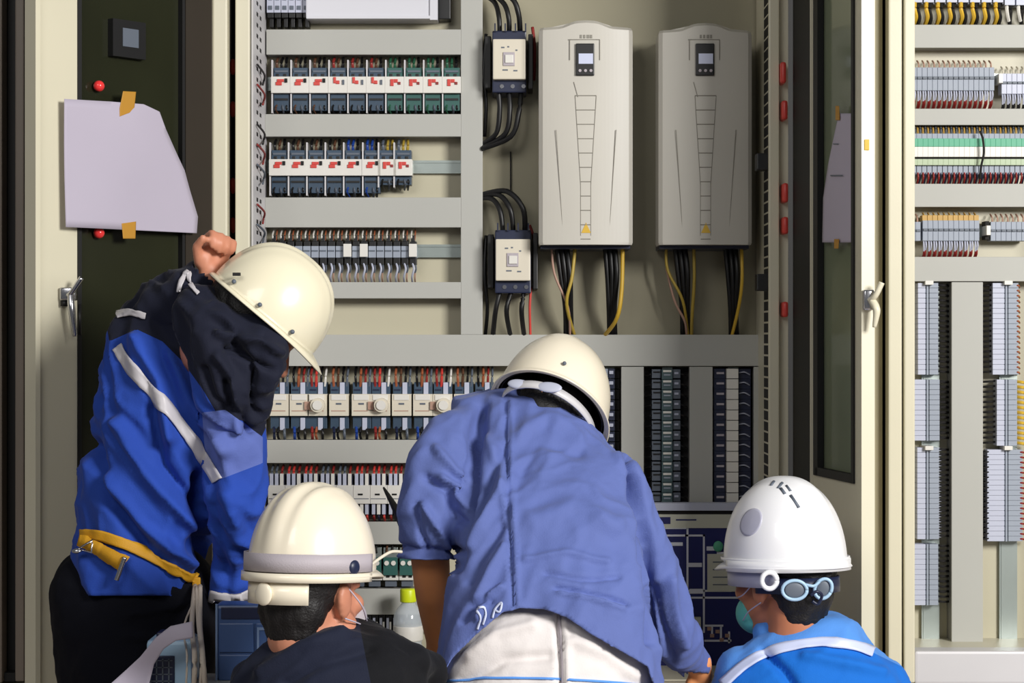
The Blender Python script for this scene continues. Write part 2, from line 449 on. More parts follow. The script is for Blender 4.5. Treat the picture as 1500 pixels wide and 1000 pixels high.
e = RD.pt(RD.w, Z(212, -.82), -.012); g = MB(); g.box((e.x - .006, e.y - .003, e.z - .011), (e.x + .004, e.y + .002, e.z + .011), bev=.001); g.build('yellow_sticker', M['yellow'], door2)
# ---- right cabinet
rc = thing('electrical_cabinet', (1.15, 0, .66), 'right hand cream cabinet filled with grey terminal strips', 'cabinet')
b = MB(); b.box((.95, 0, ZB), (1.42, .012, ZT)); b.build('mounting_plate', M['plate'], rc)
b = MB(); b.box((1.42, -.3, ZB), (1.44, .06, ZT)); b.box((.85, -.3, ZB), (.87, .06, ZT)); b.build_each('side_panel', M['paint_in'], rc)
b = MB(); b.box((.87, .04, ZB), (1.42, .06, ZT)); b.build('rear_panel', M['paint_in'], rc)
b = MB(); b.box((X(1300, YF), YF - .012, ZB), (X(1320, YF), YF + .03, ZT), bev=.004); b.box((X(1322, YF), YF - .02, ZB), (X(1338, YF), YF + .03, ZT), bev=.004)
b.box((1.41, YF - .02, ZB), (1.45, YF + .03, ZT), bev=.004); b.build_each('front_frame', M['paint'], rc)
b = MB(); b.box((X(1270, -.3), -.30, ZB), (X(1306, -.3), -.28, ZT)); b.build('door_channel', M['olive'], rc)  # olive coat paints in the shadow behind the door edge
zs0, zs1 = Z(984, YF), Z(952, YF)
b = MB(); b.box((X(1338, YF), YF - .015, .661), (1.41, YF + .05, zs1), bev=.006); b.build('sill', M['railwhite'], rc)
b = MB(); b.box((X(1338, YF), YF + .05, zs1 - .03), (1.41, 0, zs1 - .02)); b.build('floor_panel', M['paint_in'], rc)

# ---- left cabinet
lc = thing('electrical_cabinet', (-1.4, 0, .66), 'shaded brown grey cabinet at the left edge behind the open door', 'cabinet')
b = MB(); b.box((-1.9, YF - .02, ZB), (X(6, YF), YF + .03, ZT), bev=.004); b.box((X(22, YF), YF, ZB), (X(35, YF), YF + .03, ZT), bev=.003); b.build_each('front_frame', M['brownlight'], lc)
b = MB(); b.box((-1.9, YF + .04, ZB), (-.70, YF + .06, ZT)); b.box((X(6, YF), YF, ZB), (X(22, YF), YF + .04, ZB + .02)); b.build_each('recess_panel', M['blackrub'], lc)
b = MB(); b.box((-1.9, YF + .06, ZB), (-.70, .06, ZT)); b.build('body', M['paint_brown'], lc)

# ============================================================ DUCTS
YD = -.062
def duct(x0, y0, x1, y1, label, d=.06, holes=None):
    y = -d
    a = P(x0, y0, y); c = P(x1, y1, y)
    t = thing('cable_duct', ((a.x + c.x) / 2, 0, c.z), label, 'cable duct', 'grey cable ducts')
    b = MB(); b.box((a.x + .001, y + .006, c.z + .001), (c.x - .001, -.0002, a.z - .001)); b.build('duct_body', M['ductside'], t)
    b = MB(); b.box((a.x, y, c.z), (c.x, y + .007, a.z), bev=.0015); b.build('cover', M['duct'], t)
    return t
duct(390, 43, 675, 80, 'topmost horizontal grey duct under the white controller')
duct(388, 167, 675, 200, 'horizontal grey duct between the two rows of red marked relays')
duct(388, 289, 675, 333, 'horizontal grey duct above the row of small grey terminals')
duct(388, 413, 675, 437, 'narrow horizontal grey duct behind the leaning workers helmet')
duct(675, -160, 707, 490, 'tall vertical grey duct left of the two contactors')
duct(366, 490, 1113, 536, 'widest horizontal grey duct across the cabinet above the middle helmet')
duct(388, 644, 640, 678, 'horizontal grey duct below the row of large contactors')
duct(388, 764, 640, 797, 'horizontal grey duct beside the rolled blue sleeve')
duct(388, 862, 640, 900, 'lowest horizontal grey duct behind the bottle cap')
duct(910, 537, 943, 738, 'short vertical grey duct right of the middle helmet')
duct(1010, 537, 1044, 738, 'short vertical grey duct between the two upright terminal columns')
duct(1104, 537, 1112, 738, 'thin vertical duct at the right edge of the cabinet')
duct(1330, 36, 1560, 70, 'right cabinet duct under the yellow wires')
duct(1330, 159, 1560, 183, 'right cabinet duct above the green terminals')
duct(1330, 269, 1560, 303, 'right cabinet duct below the green terminals')
duct(1330, 376, 1560, 412, 'right cabinet duct above the upright terminal columns')
duct(1394, 413, 1440, 944, 'long vertical duct in right cabinet between terminal columns')

# ============================================================ DIN RAILS
def rail(x0, x1, y0, y1, label, vertical=False):
    a = P(x0, y0, -.012); c = P(x1, y1, -.012)
    b = MB(); b.box((a.x, -.012, c.z), (c.x, -.0002, a.z), M['rail'])
    if vertical: b.box((a.x + .004, -.0135, c.z), (c.x - .004, -.012, a.z), M['rail'])
    else: 
        h = a.z - c.z
        b.box((a.x, -.0145, a.z - h * .2), (c.x, -.012, a.z), M['rail']); b.box((a.x, -.0145, c.z), (c.x, -.012, c.z + h * .2), M['rail'])
    o = b.build('din_rail', None); tag(o, label, 'mounting rail', 'metal mounting rails'); return o
rail(391, 676, 113, 133, 'zinc rail carrying the top row of relays')
rail(391, 676, 235, 254, 'zinc rail showing bare at right of the second relay row')
rail(391, 676, 358, 377, 'zinc rail showing bare at right of the small terminals')
rail(391, 720, 580, 600, 'zinc rail behind the large contactors')
rail(391, 640, 714, 732, 'zinc rail behind the row partly hidden by the kneeling helmet')
rail(391, 640, 822, 840, 'zinc rail above the bottle cap')
rail(391, 640, 908, 925, 'lowest zinc rail beside the bottle')
rail(970, 985, 538, 738, 'upright zinc rail in the dark terminal column', True)
rail(1066, 1082, 538, 738, 'upright zinc rail under the white breaker column', True)
rail(886, 900, 538, 738, 'upright zinc rail beside the middle helmet', True)
rail(1330, 1560, 108, 124, 'right cabinet zinc rail for the top terminals')
rail(1330, 1560, 212, 232, 'right cabinet zinc rail for the green terminals')
rail(1330, 1560, 330, 348, 'right cabinet zinc rail under the ochre wires')
rail(1350, 1376, 413, 942, 'right cabinet left upright zinc rail', True)
rail(1464, 1490, 413, 942, 'right cabinet right upright zinc rail', True)

# ============================================================ MODULES
YM = -.07; SM = S(YM)
def pxm(v): return v * SM
def proto_module(name, parts, cat):
    """parts: list of (part name, [(kind, args..., material)]) in px relative to left/top, depth in m"""
    root = bpy.data.objects.new(name, None); COL.objects.link(root); root.empty_display_size = .02
    for pn, items in parts:
        b = MB()
        for it in items:
            if it[0] == 'b':
                _, x0, y0, x1, y1, d0, d1, m = it
                b.box((pxm(x0), -d1, -pxm(y1)), (pxm(x1), -d0, -pxm(y0)), m, .0008 if min(x1 - x0, y1 - y0) > 3 else 0)
            elif it[0] == 'w':            # wire px points with depths
                _, pts, r, m = it
                b.tube([(pxm(x), -d, -pxm(y)) for x, y, d in pts], r, m, 6)
            elif it[0] == 'c':
                _, x, y, d0, d1, r, m = it
                b.cyl((pxm(x), -d0, -pxm(y)), (pxm(x), -d1, -pxm(y)), pxm(r), m, 18)
        if pn == 'wires': b.build_each('wire', None, root)
        elif pn in ('lug', 'label_plate'): b.build_each(pn, None, root)
        else: b.build(pn, None, root)
    root['category'] = cat
    return root
def place(root, px, py, first, label, group):
    loc = P(px, py, YM); loc.y = 0
    if first: root.location = loc; root['label'] = label; root['group'] = group; return root
    c = dup(root, loc, label, group); return c

wcols = ['brown', 'black', 'green_wire', 'orange', 'black', 'darkred']
def relay_parts(body, mark, ws, h=82, blue=None):
    P_ = [('socket', [('b', 3, 15, 26, h - 4, .0122, .03, body), ('b', 3, 15, 26, 30, .012, .055, body), ('b', 3, 54, 26, h - 4, .012, .055, body),
                      ('b', 5, 19, 24, 22, .055, .058, M['greydark']), ('b', 5, 60, 24, 63, .055, .058, M['black']),
                      ('b', 6, 24, 11, 28, .055, .057, M['black']), ('b', 17, 24, 22, 28, .055, .057, M['black'])]),
          ('front_cover', [('b', 0, 29, 27.6, 53, .012, .07, M['white'])]),
          ('separator', [('b', 0, 4, 2, h, .012, .062, M['railwhite'])]),
          ('wires', [('w', [(7, -2, .02), (7, 6, .05), (8, 18, .045)], .0036, M[ws[0]]), ('w', [(14, -2, .02), (14, 8, .052), (14, 18, .045)], .0034, M[ws[1]]),
                     ('w', [(20, -2, .02), (21, 7, .05), (20, 18, .045)], .0036, M[ws[2]]),
                     ('w', [(8, h - 14, .05), (6, h - 6, .058), (9, h + 2, .02)], .0024, M[ws[3]]), ('w', [(15, h - 14, .05), (17, h - 6, .058), (15, h + 2, .02)], .0024, M['greydark']),
                     ('w', [(21, h - 14, .05), (22, h - 6, .055), (20, h + 2, .02)], .0024, M['black'])])]
    if mark == 0: P_.append(('red_lever', [('b', 9, 33, 19, 37, .07, .073, M['red']), ('b', 7, 37, 16, 42, .07, .073, M['red']), ('b', 20, 32, 24, 38, .07, .074, M['slot'])]))
    elif mark == 1: P_.append(('red_lever', [('b', 8, 30, 12, 39, .07, .073, M['red']), ('b', 12, 35, 17, 40, .07, .073, M['red']), ('b', 21, 34, 24, 41, .07, .073, M['greydark'])]))
    elif mark == 2: P_.append(('red_lever', [('b', 8, 33, 13, 43, .07, .073, M['red']), ('b', 13, 33, 19, 38, .07, .073, M['red']), ('b', 19, 37, 23, 41, .07, .073, M['darkred'])]))
    return P_
protoA = [proto_module('relay', relay_parts(M['darkblue'], 0, ['brown', 'black', 'black', 'brown']), 'relay'),
          proto_module('relay', relay_parts(M['darkblue'], 1, ['darkred', 'brown', 'black', 'black']), 'relay'),
          proto_module('relay', relay_parts(M['darkteal'], 2, ['green_wire', 'green_wire', 'black', 'green_wire']), 'relay')]
kA = [0, 0, 0, 1, 1, 1, 2, 2, 2, 2]; seen = set()
desc = {0: 'slate blue relay with slanted red lever', 1: 'slate blue relay with upright red lever', 2: 'teal green relay with red lever'}
for i, k in enumerate(kA):
    place(protoA[k], 397 + i * 27.8, 83, k not in seen, '%s, %s in the top relay row' % (desc[k], from_left(i, 10)), 'top row of relays'); seen.add(k)
protoB = [proto_module('relay', relay_parts(M['darkblue'], 0, ['black', 'brown', 'black', 'black']), 'relay'),
          proto_module('relay', relay_parts(M['darkblue'], 0, ['blue_wire', 'blue_wire', 'black', 'blue_wire']), 'relay'),
          proto_module('relay', relay_parts(M['darkblue'], 2, ['greydark', 'yellow2', 'yellow2', 'black'], 70), 'relay')]
kB = [0, 0, 0, 0, 1, 1, 2, 2]; seen = set()
xB = [394, 421, 448, 475, 502, 530, 553, 576]
dB = {0: 'slate blue relay with black wires', 1: 'slate blue relay with bright blue wires', 2: 'shorter slate blue relay with few wires'}
for i, k in enumerate(kB):
    place(protoB[k], xB[i], 204, k not in seen, '%s, %s in the second relay row' % (dB[k], from_left(i, 8)), 'second row of relays'); seen.add(k)
# row C terminal blocks
def termC(marker):
    it = [('b', 1, 14, 10.5, 24, .012, .054, M['black']), ('b', 2.5, 5, 8, 14, .02, .052, M['black']), ('b', 0.3, 21, 11.2, 38, .012, .06, M['grey']), ('b', 1, 27, 10, 29, .06, .0615, M['greydark']),
          ('b', 1, 38, 10.5, 48, .012, .056, M['black']), ('b', 3, 8, 8, 14, .02, .048, M['black']),
          ('w', [(3, -4, .02), (3, 4, .05), (4, 14, .046)], .0022, M['white']), ('w', [(8, -4, .02), (8.5, 3, .045), (7.5, 12, .046)], .002, M['orange']),
          ('w', [(3, 42, .05), (7, 54, .058), (4, 66, .05), (4, 75, .02)], .0026, M['lilac']), ('w', [(8, 44, .05), (10, 54, .054), (8.4, 60, .05)], .002, M['greydark']), ('w', [(8.4, 60, .05), (8, 68, .045), (8, 75, .02)], .002, M['pinkwire'])]
    if marker: it.append(('b', 0, 18, 11.5, 37, .06, .072, M['white']))
    return it
def flat(name, items, cat):
    root = proto_module(name, [('body', items)], cat)
    ch = [o for o in bpy.data.objects if o.parent == root][0]
    me = ch.data; bpy.data.objects.remove(ch); bpy.data.objects.remove(root)
    o = bpy.data.objects.new(name, me); COL.objects.link(o); o['category'] = cat; return o
tc = {0: flat('terminal_block', termC(0), 'terminal'), 1: flat('terminal_block', termC(1), 'terminal')}; seen = set()
for i in range(18):
    k = 1 if i in (9, 11, 17) else 0
    place(tc[k], 395 + i * 12.0, 339, k not in seen, '%s terminal, %s in the small grey terminal row' % ('white tagged' if k else 'grey', from_left(i, 18)), 'small grey terminals'); seen.add(k)

# row E contactors
def contE(knob, ws):
    W = 29
    P_ = [('body', [('b', 1, 20, W - 1, 88, .0122, .03, M['darkblue']), ('b', 1, 20, W - 1, 40, .012, .052, M['darkblue']), ('b', 1, 68, W - 1, 88, .012, .052, M['darkblue']), ('b', 15, 20, 22, 38, .052, .056, M['lilac']), ('b', 15, 72, 22, 90, .052, .056, M['lilac']), ('b', 3, 30, 12, 32, .052, .054, M['navyplastic'])]),
          ('front_cover', [('b', 0, 37, W - .5, 69, .012, .068, M['cream']), ('b', 3, 38, W - 4, 46, .068, .070, M['white'])]),
          ('label_plate', [('b', 10, 50, 18, 52.5, .068, .0692, M['greydark']), ('b', 3, 61, 24, 62.3, .068, .0688, M['pinkwire'])]),
          ('wires', [('w', [(5, -3, .02), (5, 8, .055), (6, 26, .05)], .0032, M[ws[0]]), ('w', [(12, -3, .02), (13, 8, .06), (12, 26, .05)], .0034, M[ws[1]]), ('w', [(20, -3, .02), (20, 8, .052), (19, 26, .05)], .003, M[ws[2]]), ('w', [(26, -3, .02), (26, 10, .05), (25, 26, .05)], .003, M[ws[3]]),
                     ('w', [(6, 86, .05), (7, 98, .06), (5, 110, .02)], .0036, M[ws[4]]), ('w', [(13, 86, .05), (12, 98, .058), (14, 110, .02)], .0034, M[ws[5]]), ('w', [(21, 86, .05), (22, 98, .058), (20, 110, .02)], .0034, M[ws[6]])])]
    if knob:
        P_.append(('knob', [('c', 16, 53, .066, .088, 10.5, M['cream']), ('c', 16, 53, .088, .093, 7, M['white']), ('b', -4, 48, 4, 60, .066, .074, M['pinkwire'])]))
    return P_
WE = [['orange', 'brown', 'black', 'greydark', 'navyplastic', 'black', 'greydark'], ['black', 'orange', 'darkred', 'greydark', 'blue_wire', 'black', 'black'], ['darkred', 'red', 'black', 'white', 'darkred', 'orange', 'black']]
pe = {0: proto_module('contactor', contE(0, WE[0]), 'contactor'), 1: proto_module('contactor', contE(0, WE[1]), 'contactor'), 2: proto_module('motor_breaker', contE(1, WE[2]), 'motor breaker')}
seen = set(); xs = [(394, 0), (424, 1), (450, 2), (482, 0), (515, 1), (543, 2), (574, 0), (605, 1), (634, 2), (665, 0), (695, 1)]
for i, (x, k) in enumerate(xs):
    place(pe[k], x, 540, k not in seen, '%s, %s under the wide duct' % (['ivory contactor with brown wires', 'ivory contactor with blue wire', 'motor breaker with round knob and red wires'][k], from_left(i, 11)), 'row of contactors and knobs'); seen.add(k)

# row F
def modF(k):
    t, u = (M['red'], M['darkred']) if k == 0 else (M['greydark'], M['darkred'])
    return [('body', [('b', 1, 10, 24, 70, .0122, .03, M['navyplastic']), ('b', 1, 10, 24, 28, .012, .045, M['navyplastic']), ('b', 1, 50, 24, 70, .012, .045, M['navyplastic'])]),
            ('front_cover', [('b', 0, 25, 24.6, 52, .012, .062, M['white']), ('b', 7, 37, 14, 39.5, .062, .0632, M['slot']), ('b', 1, 44, 23, 45, .062, .0628, M['greydark'])]),
            ('lug', [('b', 2, 8, 7, 26, .045, .056, M['lilac']), ('b', 9.5, 8, 14.5, 26, .045, .056, M['lilac']), ('b', 17, 8, 22, 26, .045, .056, M['white']), ('b', 2, 50, 7, 68, .045, .056, M['lilac']), ('b', 9.5, 50, 14.5, 68, .045, .056, M['white']), ('b', 17, 50, 22, 68, .045, .056, M['lilac'])]),
            ('wires', [('w', [(5, -3, .02), (5, 3, .05), (5, 12, .05)], .0032, t), ('w', [(12, -3, .02), (12, 3, .05), (12, 12, .05)], .0032, t), ('w', [(20, -3, .02), (20, 3, .05), (20, 12, .05)], .0032, u),
                       ('w', [(5, 66, .05), (5, 72, .052), (5, 80, .02)], .0032, M['darkred']), ('w', [(12, 66, .05), (12, 72, .052), (12, 80, .02)], .003, M['navyplastic']), ('w', [(20, 66, .05), (20, 72, .052), (20, 80, .02)], .0032, M['red'])])]
pf = {0: proto_module('circuit_breaker', modF(0), 'circuit breaker'), 1: proto_module('circuit_breaker', modF(1), 'circuit breaker')}; seen = set()
for i in range(9):
    k = 0 if i in (1, 2, 5, 6, 7) else 1
    place(pf[k], 392 + i * 25, 686, k not in seen, '%s wired white breaker, %s behind the crouching helmet' % ('red' if k == 0 else 'grey', from_left(i, 9)), 'row of small white breakers'); seen.add(k)
# row G and H
def modG(c):
    return [('b', 1, 0, 22, 20, .012, .05, M['rail']), ('b', 1, 14, 22, 40, .012, .06, M[c]), ('b', 0, 34, 23, 48, .012, .05, M['white']), ('b', 5, 38, 10, 44, .05, .052, M['slot']), ('b', 14, 38, 19, 44, .05, .052, M['slot']), ('b', 3, 48, 20, 58, .012, .04, M['greydark']),
            ('w', [(6, -8, .02), (6, 0, .05), (6, 8, .05)], .003, M['brown']), ('w', [(15, -8, .02), (14, 0, .05), (15, 8, .05)], .003, M['slot']), ('c', 6, 22, .06, .064, 3.5, M['white']), ('c', 16, 22, .06, .064, 3.5, M['white'])]
pg = {'darkteal': flat('fuse_holder', modG('darkteal'), 'fuse holder'), 'darkblue': flat('fuse_holder', modG('darkblue'), 'fuse holder')}; seen = set()
for i in range(9):
    k = 'darkteal' if i > 5 else 'darkblue'
    place(pg[k], 392 + i * 24, 803, k not in seen, '%s fuse holder, %s in the row above the bottle' % ('teal' if i > 5 else 'slate blue', from_left(i, 9)), 'row of fuse holders'); seen.add(k)
o = flat('terminal_block', [('b', 0, 0, 9, 32, .012, .05, M['black']), ('b', 1.5, 4, 5, 28, .05, .056, M['lilac']), ('b', 6, 10, 8.5, 30, .05, .054, M['white'])], 'terminal')
for i in range(20):
    place(o, 394 + i * 10, 902, i == 0, 'black and lilac terminal, %s in the lowest row' % from_left(i, 20), 'lowest row of black terminals')

# top white controller + black plug terminals
t = thing('controller', P(540, 43, 0), 'white flat controller at the top left of the cabinet', 'controller')
a = P(448, -70, -.085); c = P(641, 27, -.085)
b = MB(); b.box((a.x, -.085, c.z), (c.x, -.0005, a.z), bev=.003); b.build('housing', M['ctrl'], t)
b = MB(); b.box((a.x + .002, -.09, c.z - .001), (c.x - .018, -.0851, c.z + .006)); b.box((c.x - .018, -.09, c.z - .004), (c.x, -.0851, a.z)); b.build('lip', M['ctrl'], t)
b = MB(); b.box((c.x + .001, -.05, c.z + .004), (c.x + .03, -.0005, a.z), bev=.002); b.build('dark_cover', M['black'], t)
o = flat('plug_terminal', [('b', 0, -60, 9.8, 18, .012, .066, M['lilac']), ('b', 2, -6, 8, 0, .066, .068, M['greydark']), ('b', 2, 8, 8, 14, .066, .068, M['greydark']), ('b', 0.5, 16, 9.3, 25, .012, .06, M['black']), ('b', 3, 24, 8.5, 38, .012, .05, M['black'])], 'terminal')
for i in range(7):
    place(o, 374 + i * 10.5 + (6 if i else 0), 0, i == 0, 'lilac grey plug terminal with black tip, %s beside the white controller' % from_left(i, 7), 'plug terminals at the top left')
# ============================================================ DRIVES
def drive(cx, top, w, h, label):
    y0 = -.2; s = S(y0); c = P(cx, top, y0)
    t = thing('frequency_drive', (c.x, 0, c.z - h * s), label, 'motor drive', 'two wall mounted drives')
    W = w * s; H = h * s; zt = c.z; hw = W / 2
    # cover: curved front, tapered, domed top
    b = MB(); rows = []
    N = 24
    for iz, (f, wf, dz) in enumerate(((0, .985, 0), (.01, 1, 0), (.5, 1, 0), (.96, 1, 0), (.985, .995, 0), (1, .97, 0))):
        ring = []
        z = zt - H + H * f
        for k in range(N + 1):
            u = -1 + 2 * k / N
            x = c.x + hw * wf * u
            bulge = .014 * (1 - abs(u) ** 2.2)
            zz = z + (.0 if f < .96 else (.012 * math.exp(-(u / .42) ** 4)) - .004 * abs(u))
            ring.append((x, y0 + .014 - bulge + (.012 if f == 1 else 0) + (.006 if abs(u) > .97 else 0), zz))
        for k in range(N + 1):
            u = 1 - 2 * k / N
            x = c.x + hw * wf * u
            zz = z + (.0 if f < .96 else (.012 * math.exp(-(u / .42) ** 4)) - .004 * abs(u))
            ring.append((x, -.08, zz))
        rows.append(ring)
    b.rings(rows, M['drive']); cov = b
    b = MB(); b.box((c.x - hw * .94, -.08, zt - H + .012), (c.x + hw * .94, -.0005, zt - .008), bev=.004); b.build('chassis', M['greydark'], t)
    b = MB(); b.box((c.x - hw * .96, -.16, zt - H - .008), (c.x + hw * .96, -.02, zt - H + .004)); b.build('gland_plate', M['navyplastic'], t)
    def fx(px): return c.x + (px) * s
    def fz(py): return zt - (py - top) * s
    yf = y0 - .0005
    # control panel
    b = MB(); b.box((fx(-15), yf - .006, fz(111)), (fx(12), yf + .004, fz(64)), bev=.002); kp = b.build('keypad', M['black'], t)
    b = MB(); b.box((fx(-11), yf - .0075, fz(94)), (fx(10), yf - .006, fz(79))); b.build('screen', M['screen'], kp)
    b = MB()
    for i in range(3):
        b.cyl((fx(-9 + i * 8), yf - .006, fz(104)), (fx(-9 + i * 8), yf - .0085, fz(104)), .0035, None, 12)
    b.build_each('key', M['strapgrey'], kp)
    # grooves
    b = cov
    def groove(p, q, r=.0009): b.cyl((fx(p[0]), yf + (.002 if abs(p[0]) > 30 else .0), fz(p[1])), (fx(q[0]), yf + (.0045 if abs(q[0]) > 30 else .0), fz(q[1])), r, M['drive_line'], 6)
    groove((-26, 58), (20, 58)); groove((-24, 58), (-24, 88)); groove((20, 58), (20, 88))
    groove((-18, 120), (-12, 142)); 
    for i in range(11):
        yy = 140 + i * 21; hwid = 16 - min(i, 6) * 1.4
        groove((-hwid, yy), (hwid - 1, yy), .0011)
    groove((-16, 140), (-8, 270), .0007); groove((15, 140), (7, 270), .0007); groove((-8, 270), (-8, 345), .0006); groove((7, 270), (7, 345), .0006)
    groove((44, 190), (34, 340), .0008); groove((-44, 190), (-34, 340), .0008)
    b.build('cover', None, t)
    # warning triangle
    b = MB(); z1, z0 = fz(326), fz(341)
    b.add([(fx(-7), yf - .0006, z0), (fx(7), yf - .0006, z0), (fx(0), yf - .0006, z1), (fx(-7), yf + .002, z0), (fx(7), yf + .002, z0), (fx(0), yf + .002, z1)], [(0, 1, 2), (5, 4, 3), (0, 3, 4, 1), (1, 4, 5, 2), (2, 5, 3, 0)])
    w_ = b.build('warning_triangle', M['yellow'], t)
    # tiny raised word on top
    b = MB()
    for i, wd in enumerate((3, 3, 4, 3)): b.box((fx(-9 + i * 5), yf - .0008, fz(56)), (fx(-9 + i * 5 + wd), yf + .001, fz(51)))
    b.build_each('brand_lettering', M['drive_line'], t)
    return t
drive(858.5, 36, 138, 322, 'left motor drive with pale cover and tall black keypad')
drive(1034, 40, 137, 318, 'right motor drive, greyer cover, next to the cabinet edge')

def cable(pts, r, m, label, group='drive cables', name='cable'):
    b = MB(); b.tube([P(px, py, y) for px, py, y in pts], r, None, 8)
    o = b.build(name, M[m], None, True); tag(o, label, 'cable', group); return o
def bundle(x0, x1, xm, yend, side):
    for k in range(3):
        cable([(x0 + k * 7, 356, -.1), (x0 + k * 7 + (x1 - x0) * .35, 400, -.1 - k * .008), (x1 + k * 4 - 4, 450, -.085), (x1 + k * 4 - 3, yend, -.04)], .0062, 'black', 'black power cable, %s strand under the %s drive' % (('left', 'middle', 'right')[k] + ' ' + side[0], side[1]), 'black drive cables')
bundle(815, 832, 0, 492, ('left bundle', 'left')); bundle(886, 896, 0, 492, ('right bundle', 'left'))
bundle(988, 1003, 0, 492, ('left bundle', 'right')); bundle(1062, 1074, 0, 492, ('right bundle', 'right'))
cable([(843, 356, -.11), (838, 405, -.12), (830, 445, -.11), (842, 492, -.045)], .0042, 'yellow2', 'yellow green earth wire bowing left under left drive')
cable([(912, 356, -.11), (911, 420, -.125), (904, 465, -.12), (885, 492, -.05)], .005, 'yellow', 'bright yellow earth wire curving at right under left drive')
cable([(808, 356, -.1), (812, 400, -.1), (832, 450, -.1), (835, 492, -.05)], .003, 'pinkwire', 'thin pink wire left of black cables under left drive')
cable([(976, 356, -.1), (978, 395, -.1), (1000, 440, -.1), (1008, 492, -.05)], .0036, 'yellow2', 'pale tan wire left of black cables under right drive')
cable([(1016, 356, -.11), (1017, 410, -.115), (1014, 460, -.1), (1013, 492, -.05)], .004, 'yellow2', 'olive yellow wire hanging beside left bundle under right drive')
cable([(1086, 356, -.11), (1087, 410, -.12), (1082, 450, -.1), (1072, 492, -.05)], .004, 'yellow', 'yellow wire at far right under the right drive')
cable([(976, 393, -.09), (988, 440, -.09), (1003, 470, -.08), (1006, 492, -.05)], .003, 'pinkwire', 'thin pink wire crossing to cables under right drive')
cable([(748, 222, -.012), (748, 250, -.012), (748, 285, -.012)], .0018, 'black', 'thin black wire straight down between the two contactors', 'control wires')

# large contactors
def big(px0, py0, px1, py1, label):
    y = -.13; a = P(px0, py0, y); c = P(px1, py1, y)
    t = thing('contactor', ((a.x + c.x) / 2, 0, c.z - .02), label, 'contactor', 'two large contactors')
    s = S(y)
    b = MB(); b.box((a.x - 1 * s, y + .02, c.z - 18 * s), (c.x + 1 * s, -.0005, a.z + 14 * s), bev=.003)
    for i in range(4): b.box((a.x + (2 + i * 15) * s, y + .012, a.z + 12 * s), (a.x + (4 + i * 15) * s, y + .02, a.z + 24 * s)); 
    b.build('body', M['navyplastic'], t)
    b = MB(); b.box((a.x, y, c.z), (c.x, y + .03, a.z), bev=.003); f = b.build('front_cover', M['cream'], t)
    cx, cz = (a.x + c.x) / 2, (a.z + c.z) / 2
    b = MB(); b.box((cx - 9 * s, y - .003, cz - 10 * s), (cx + 8 * s, y + .001, cz + 10 * s), bev=.001); b.build('window_frame', M['strapgrey'], f)
    b = MB(); b.box((cx - 6 * s, y - .006, cz - 6 * s), (cx + 6 * s, y - .003, cz + 6 * s), bev=.001); b.build('indicator', M['white'], f)
    b = MB()
    for (u, v, w_) in ((-12, 16, 5), (-3, 17, 3), (6, -18, 6), (-10, -17, 8), (9, 12, 3)): b.box((cx + u * s, y - .0006, cz + v * s), (cx + (u + w_) * s, y + .001, cz + (v + 2) * s))
    b.build_each('printed_mark', M['greydark'], f)
    b = MB(); b.box((c.x + 4 * s, y + .03, c.z - 12 * s), (c.x + 11 * s, -.0005, a.z + 10 * s), bev=.002); b.box((a.x - 12 * s, y + .04, c.z - 10 * s), (a.x - 3 * s, -.0005, a.z + 8 * s), bev=.002); b.build_each('auxiliary_block', M['black'], t)
    b = MB()
    for i in range(3): b.cyl((a.x + (13 + i * 16) * s, y + .018, c.z - 9 * s), (a.x + (13 + i * 16) * s, y + .022, c.z - 9 * s), .005)
    b.build_each('terminal_screw', M['steel'], t)
    return t
big(722, 57, 770, 116, 'upper large contactor with ivory face between black cables')
big(726, 350, 777, 411, 'lower large contactor with ivory face left of the drives')
G = 'black cables of the large contactors'
cable([(712, -6, -.05), (725, 4, -.07), (731, 25, -.09), (732, 48, -.09)], .0062, 'black', 'black cable, left of three above the upper contactor', G)
cable([(718, -12, -.07), (738, 5, -.09), (745, 25, -.1), (746, 48, -.09)], .0062, 'black', 'black cable, middle of three above the upper contactor', G)
cable([(732, -14, -.09), (752, 0, -.11), (760, 22, -.11), (762, 48, -.09)], .0066, 'black', 'black cable, right of three above the upper contactor', G)
cable([(730, 132, -.09), (732, 160, -.09), (727, 195, -.08), (706, 212, -.05)], .0062, 'black', 'black cable, left of three curving below the upper contactor', G)
cable([(745, 132, -.09), (747, 160, -.1), (740, 196, -.09), (706, 217, -.055)], .0062, 'black', 'black cable, middle of three curving below the upper contactor', G)
cable([(763, 132, -.09), (760, 165, -.11), (748, 200, -.1), (706, 218, -.06)], .0062, 'black', 'black cable, right of three curving below the upper contactor', G)
cable([(706, 290, -.05), (722, 292, -.07), (733, 310, -.09), (737, 342, -.09)], .0062, 'black', 'black cable, inner of three arching over the lower contactor', G)
cable([(706, 286, -.05), (732, 286, -.08), (748, 308, -.1), (752, 342, -.09)], .0062, 'black', 'black cable, middle of three arching over the lower contactor', G)
cable([(706, 285, -.05), (742, 280, -.09), (766, 305, -.11), (769, 342, -.09)], .0066, 'black', 'black cable, outer of three arching over the lower contactor', G)
cable([(733, 425, -.09), (726, 455, -.09), (722, 493, -.05)], .006, 'black', 'black cable, left of three hanging from the lower contactor', G)
cable([(750, 425, -.09), (742, 455, -.1), (748, 493, -.05)], .006, 'black', 'black cable, middle of three hanging from the lower contactor', G)
cable([(768, 425, -.09), (764, 455, -.1), (768, 493, -.05)], .006, 'black', 'black cable, right of three hanging from the lower contactor', G)
cable([(778, 420, -.06), (776, 450, -.06), (777, 493, -.05)], .0032, 'red', 'red wire beside the cables of the lower contactor', G)
cable([(780, 40, -.05), (783, 70, -.06), (782, 118, -.05)], .004, 'darkred', 'dark red wire on the right of the upper contactor', G)
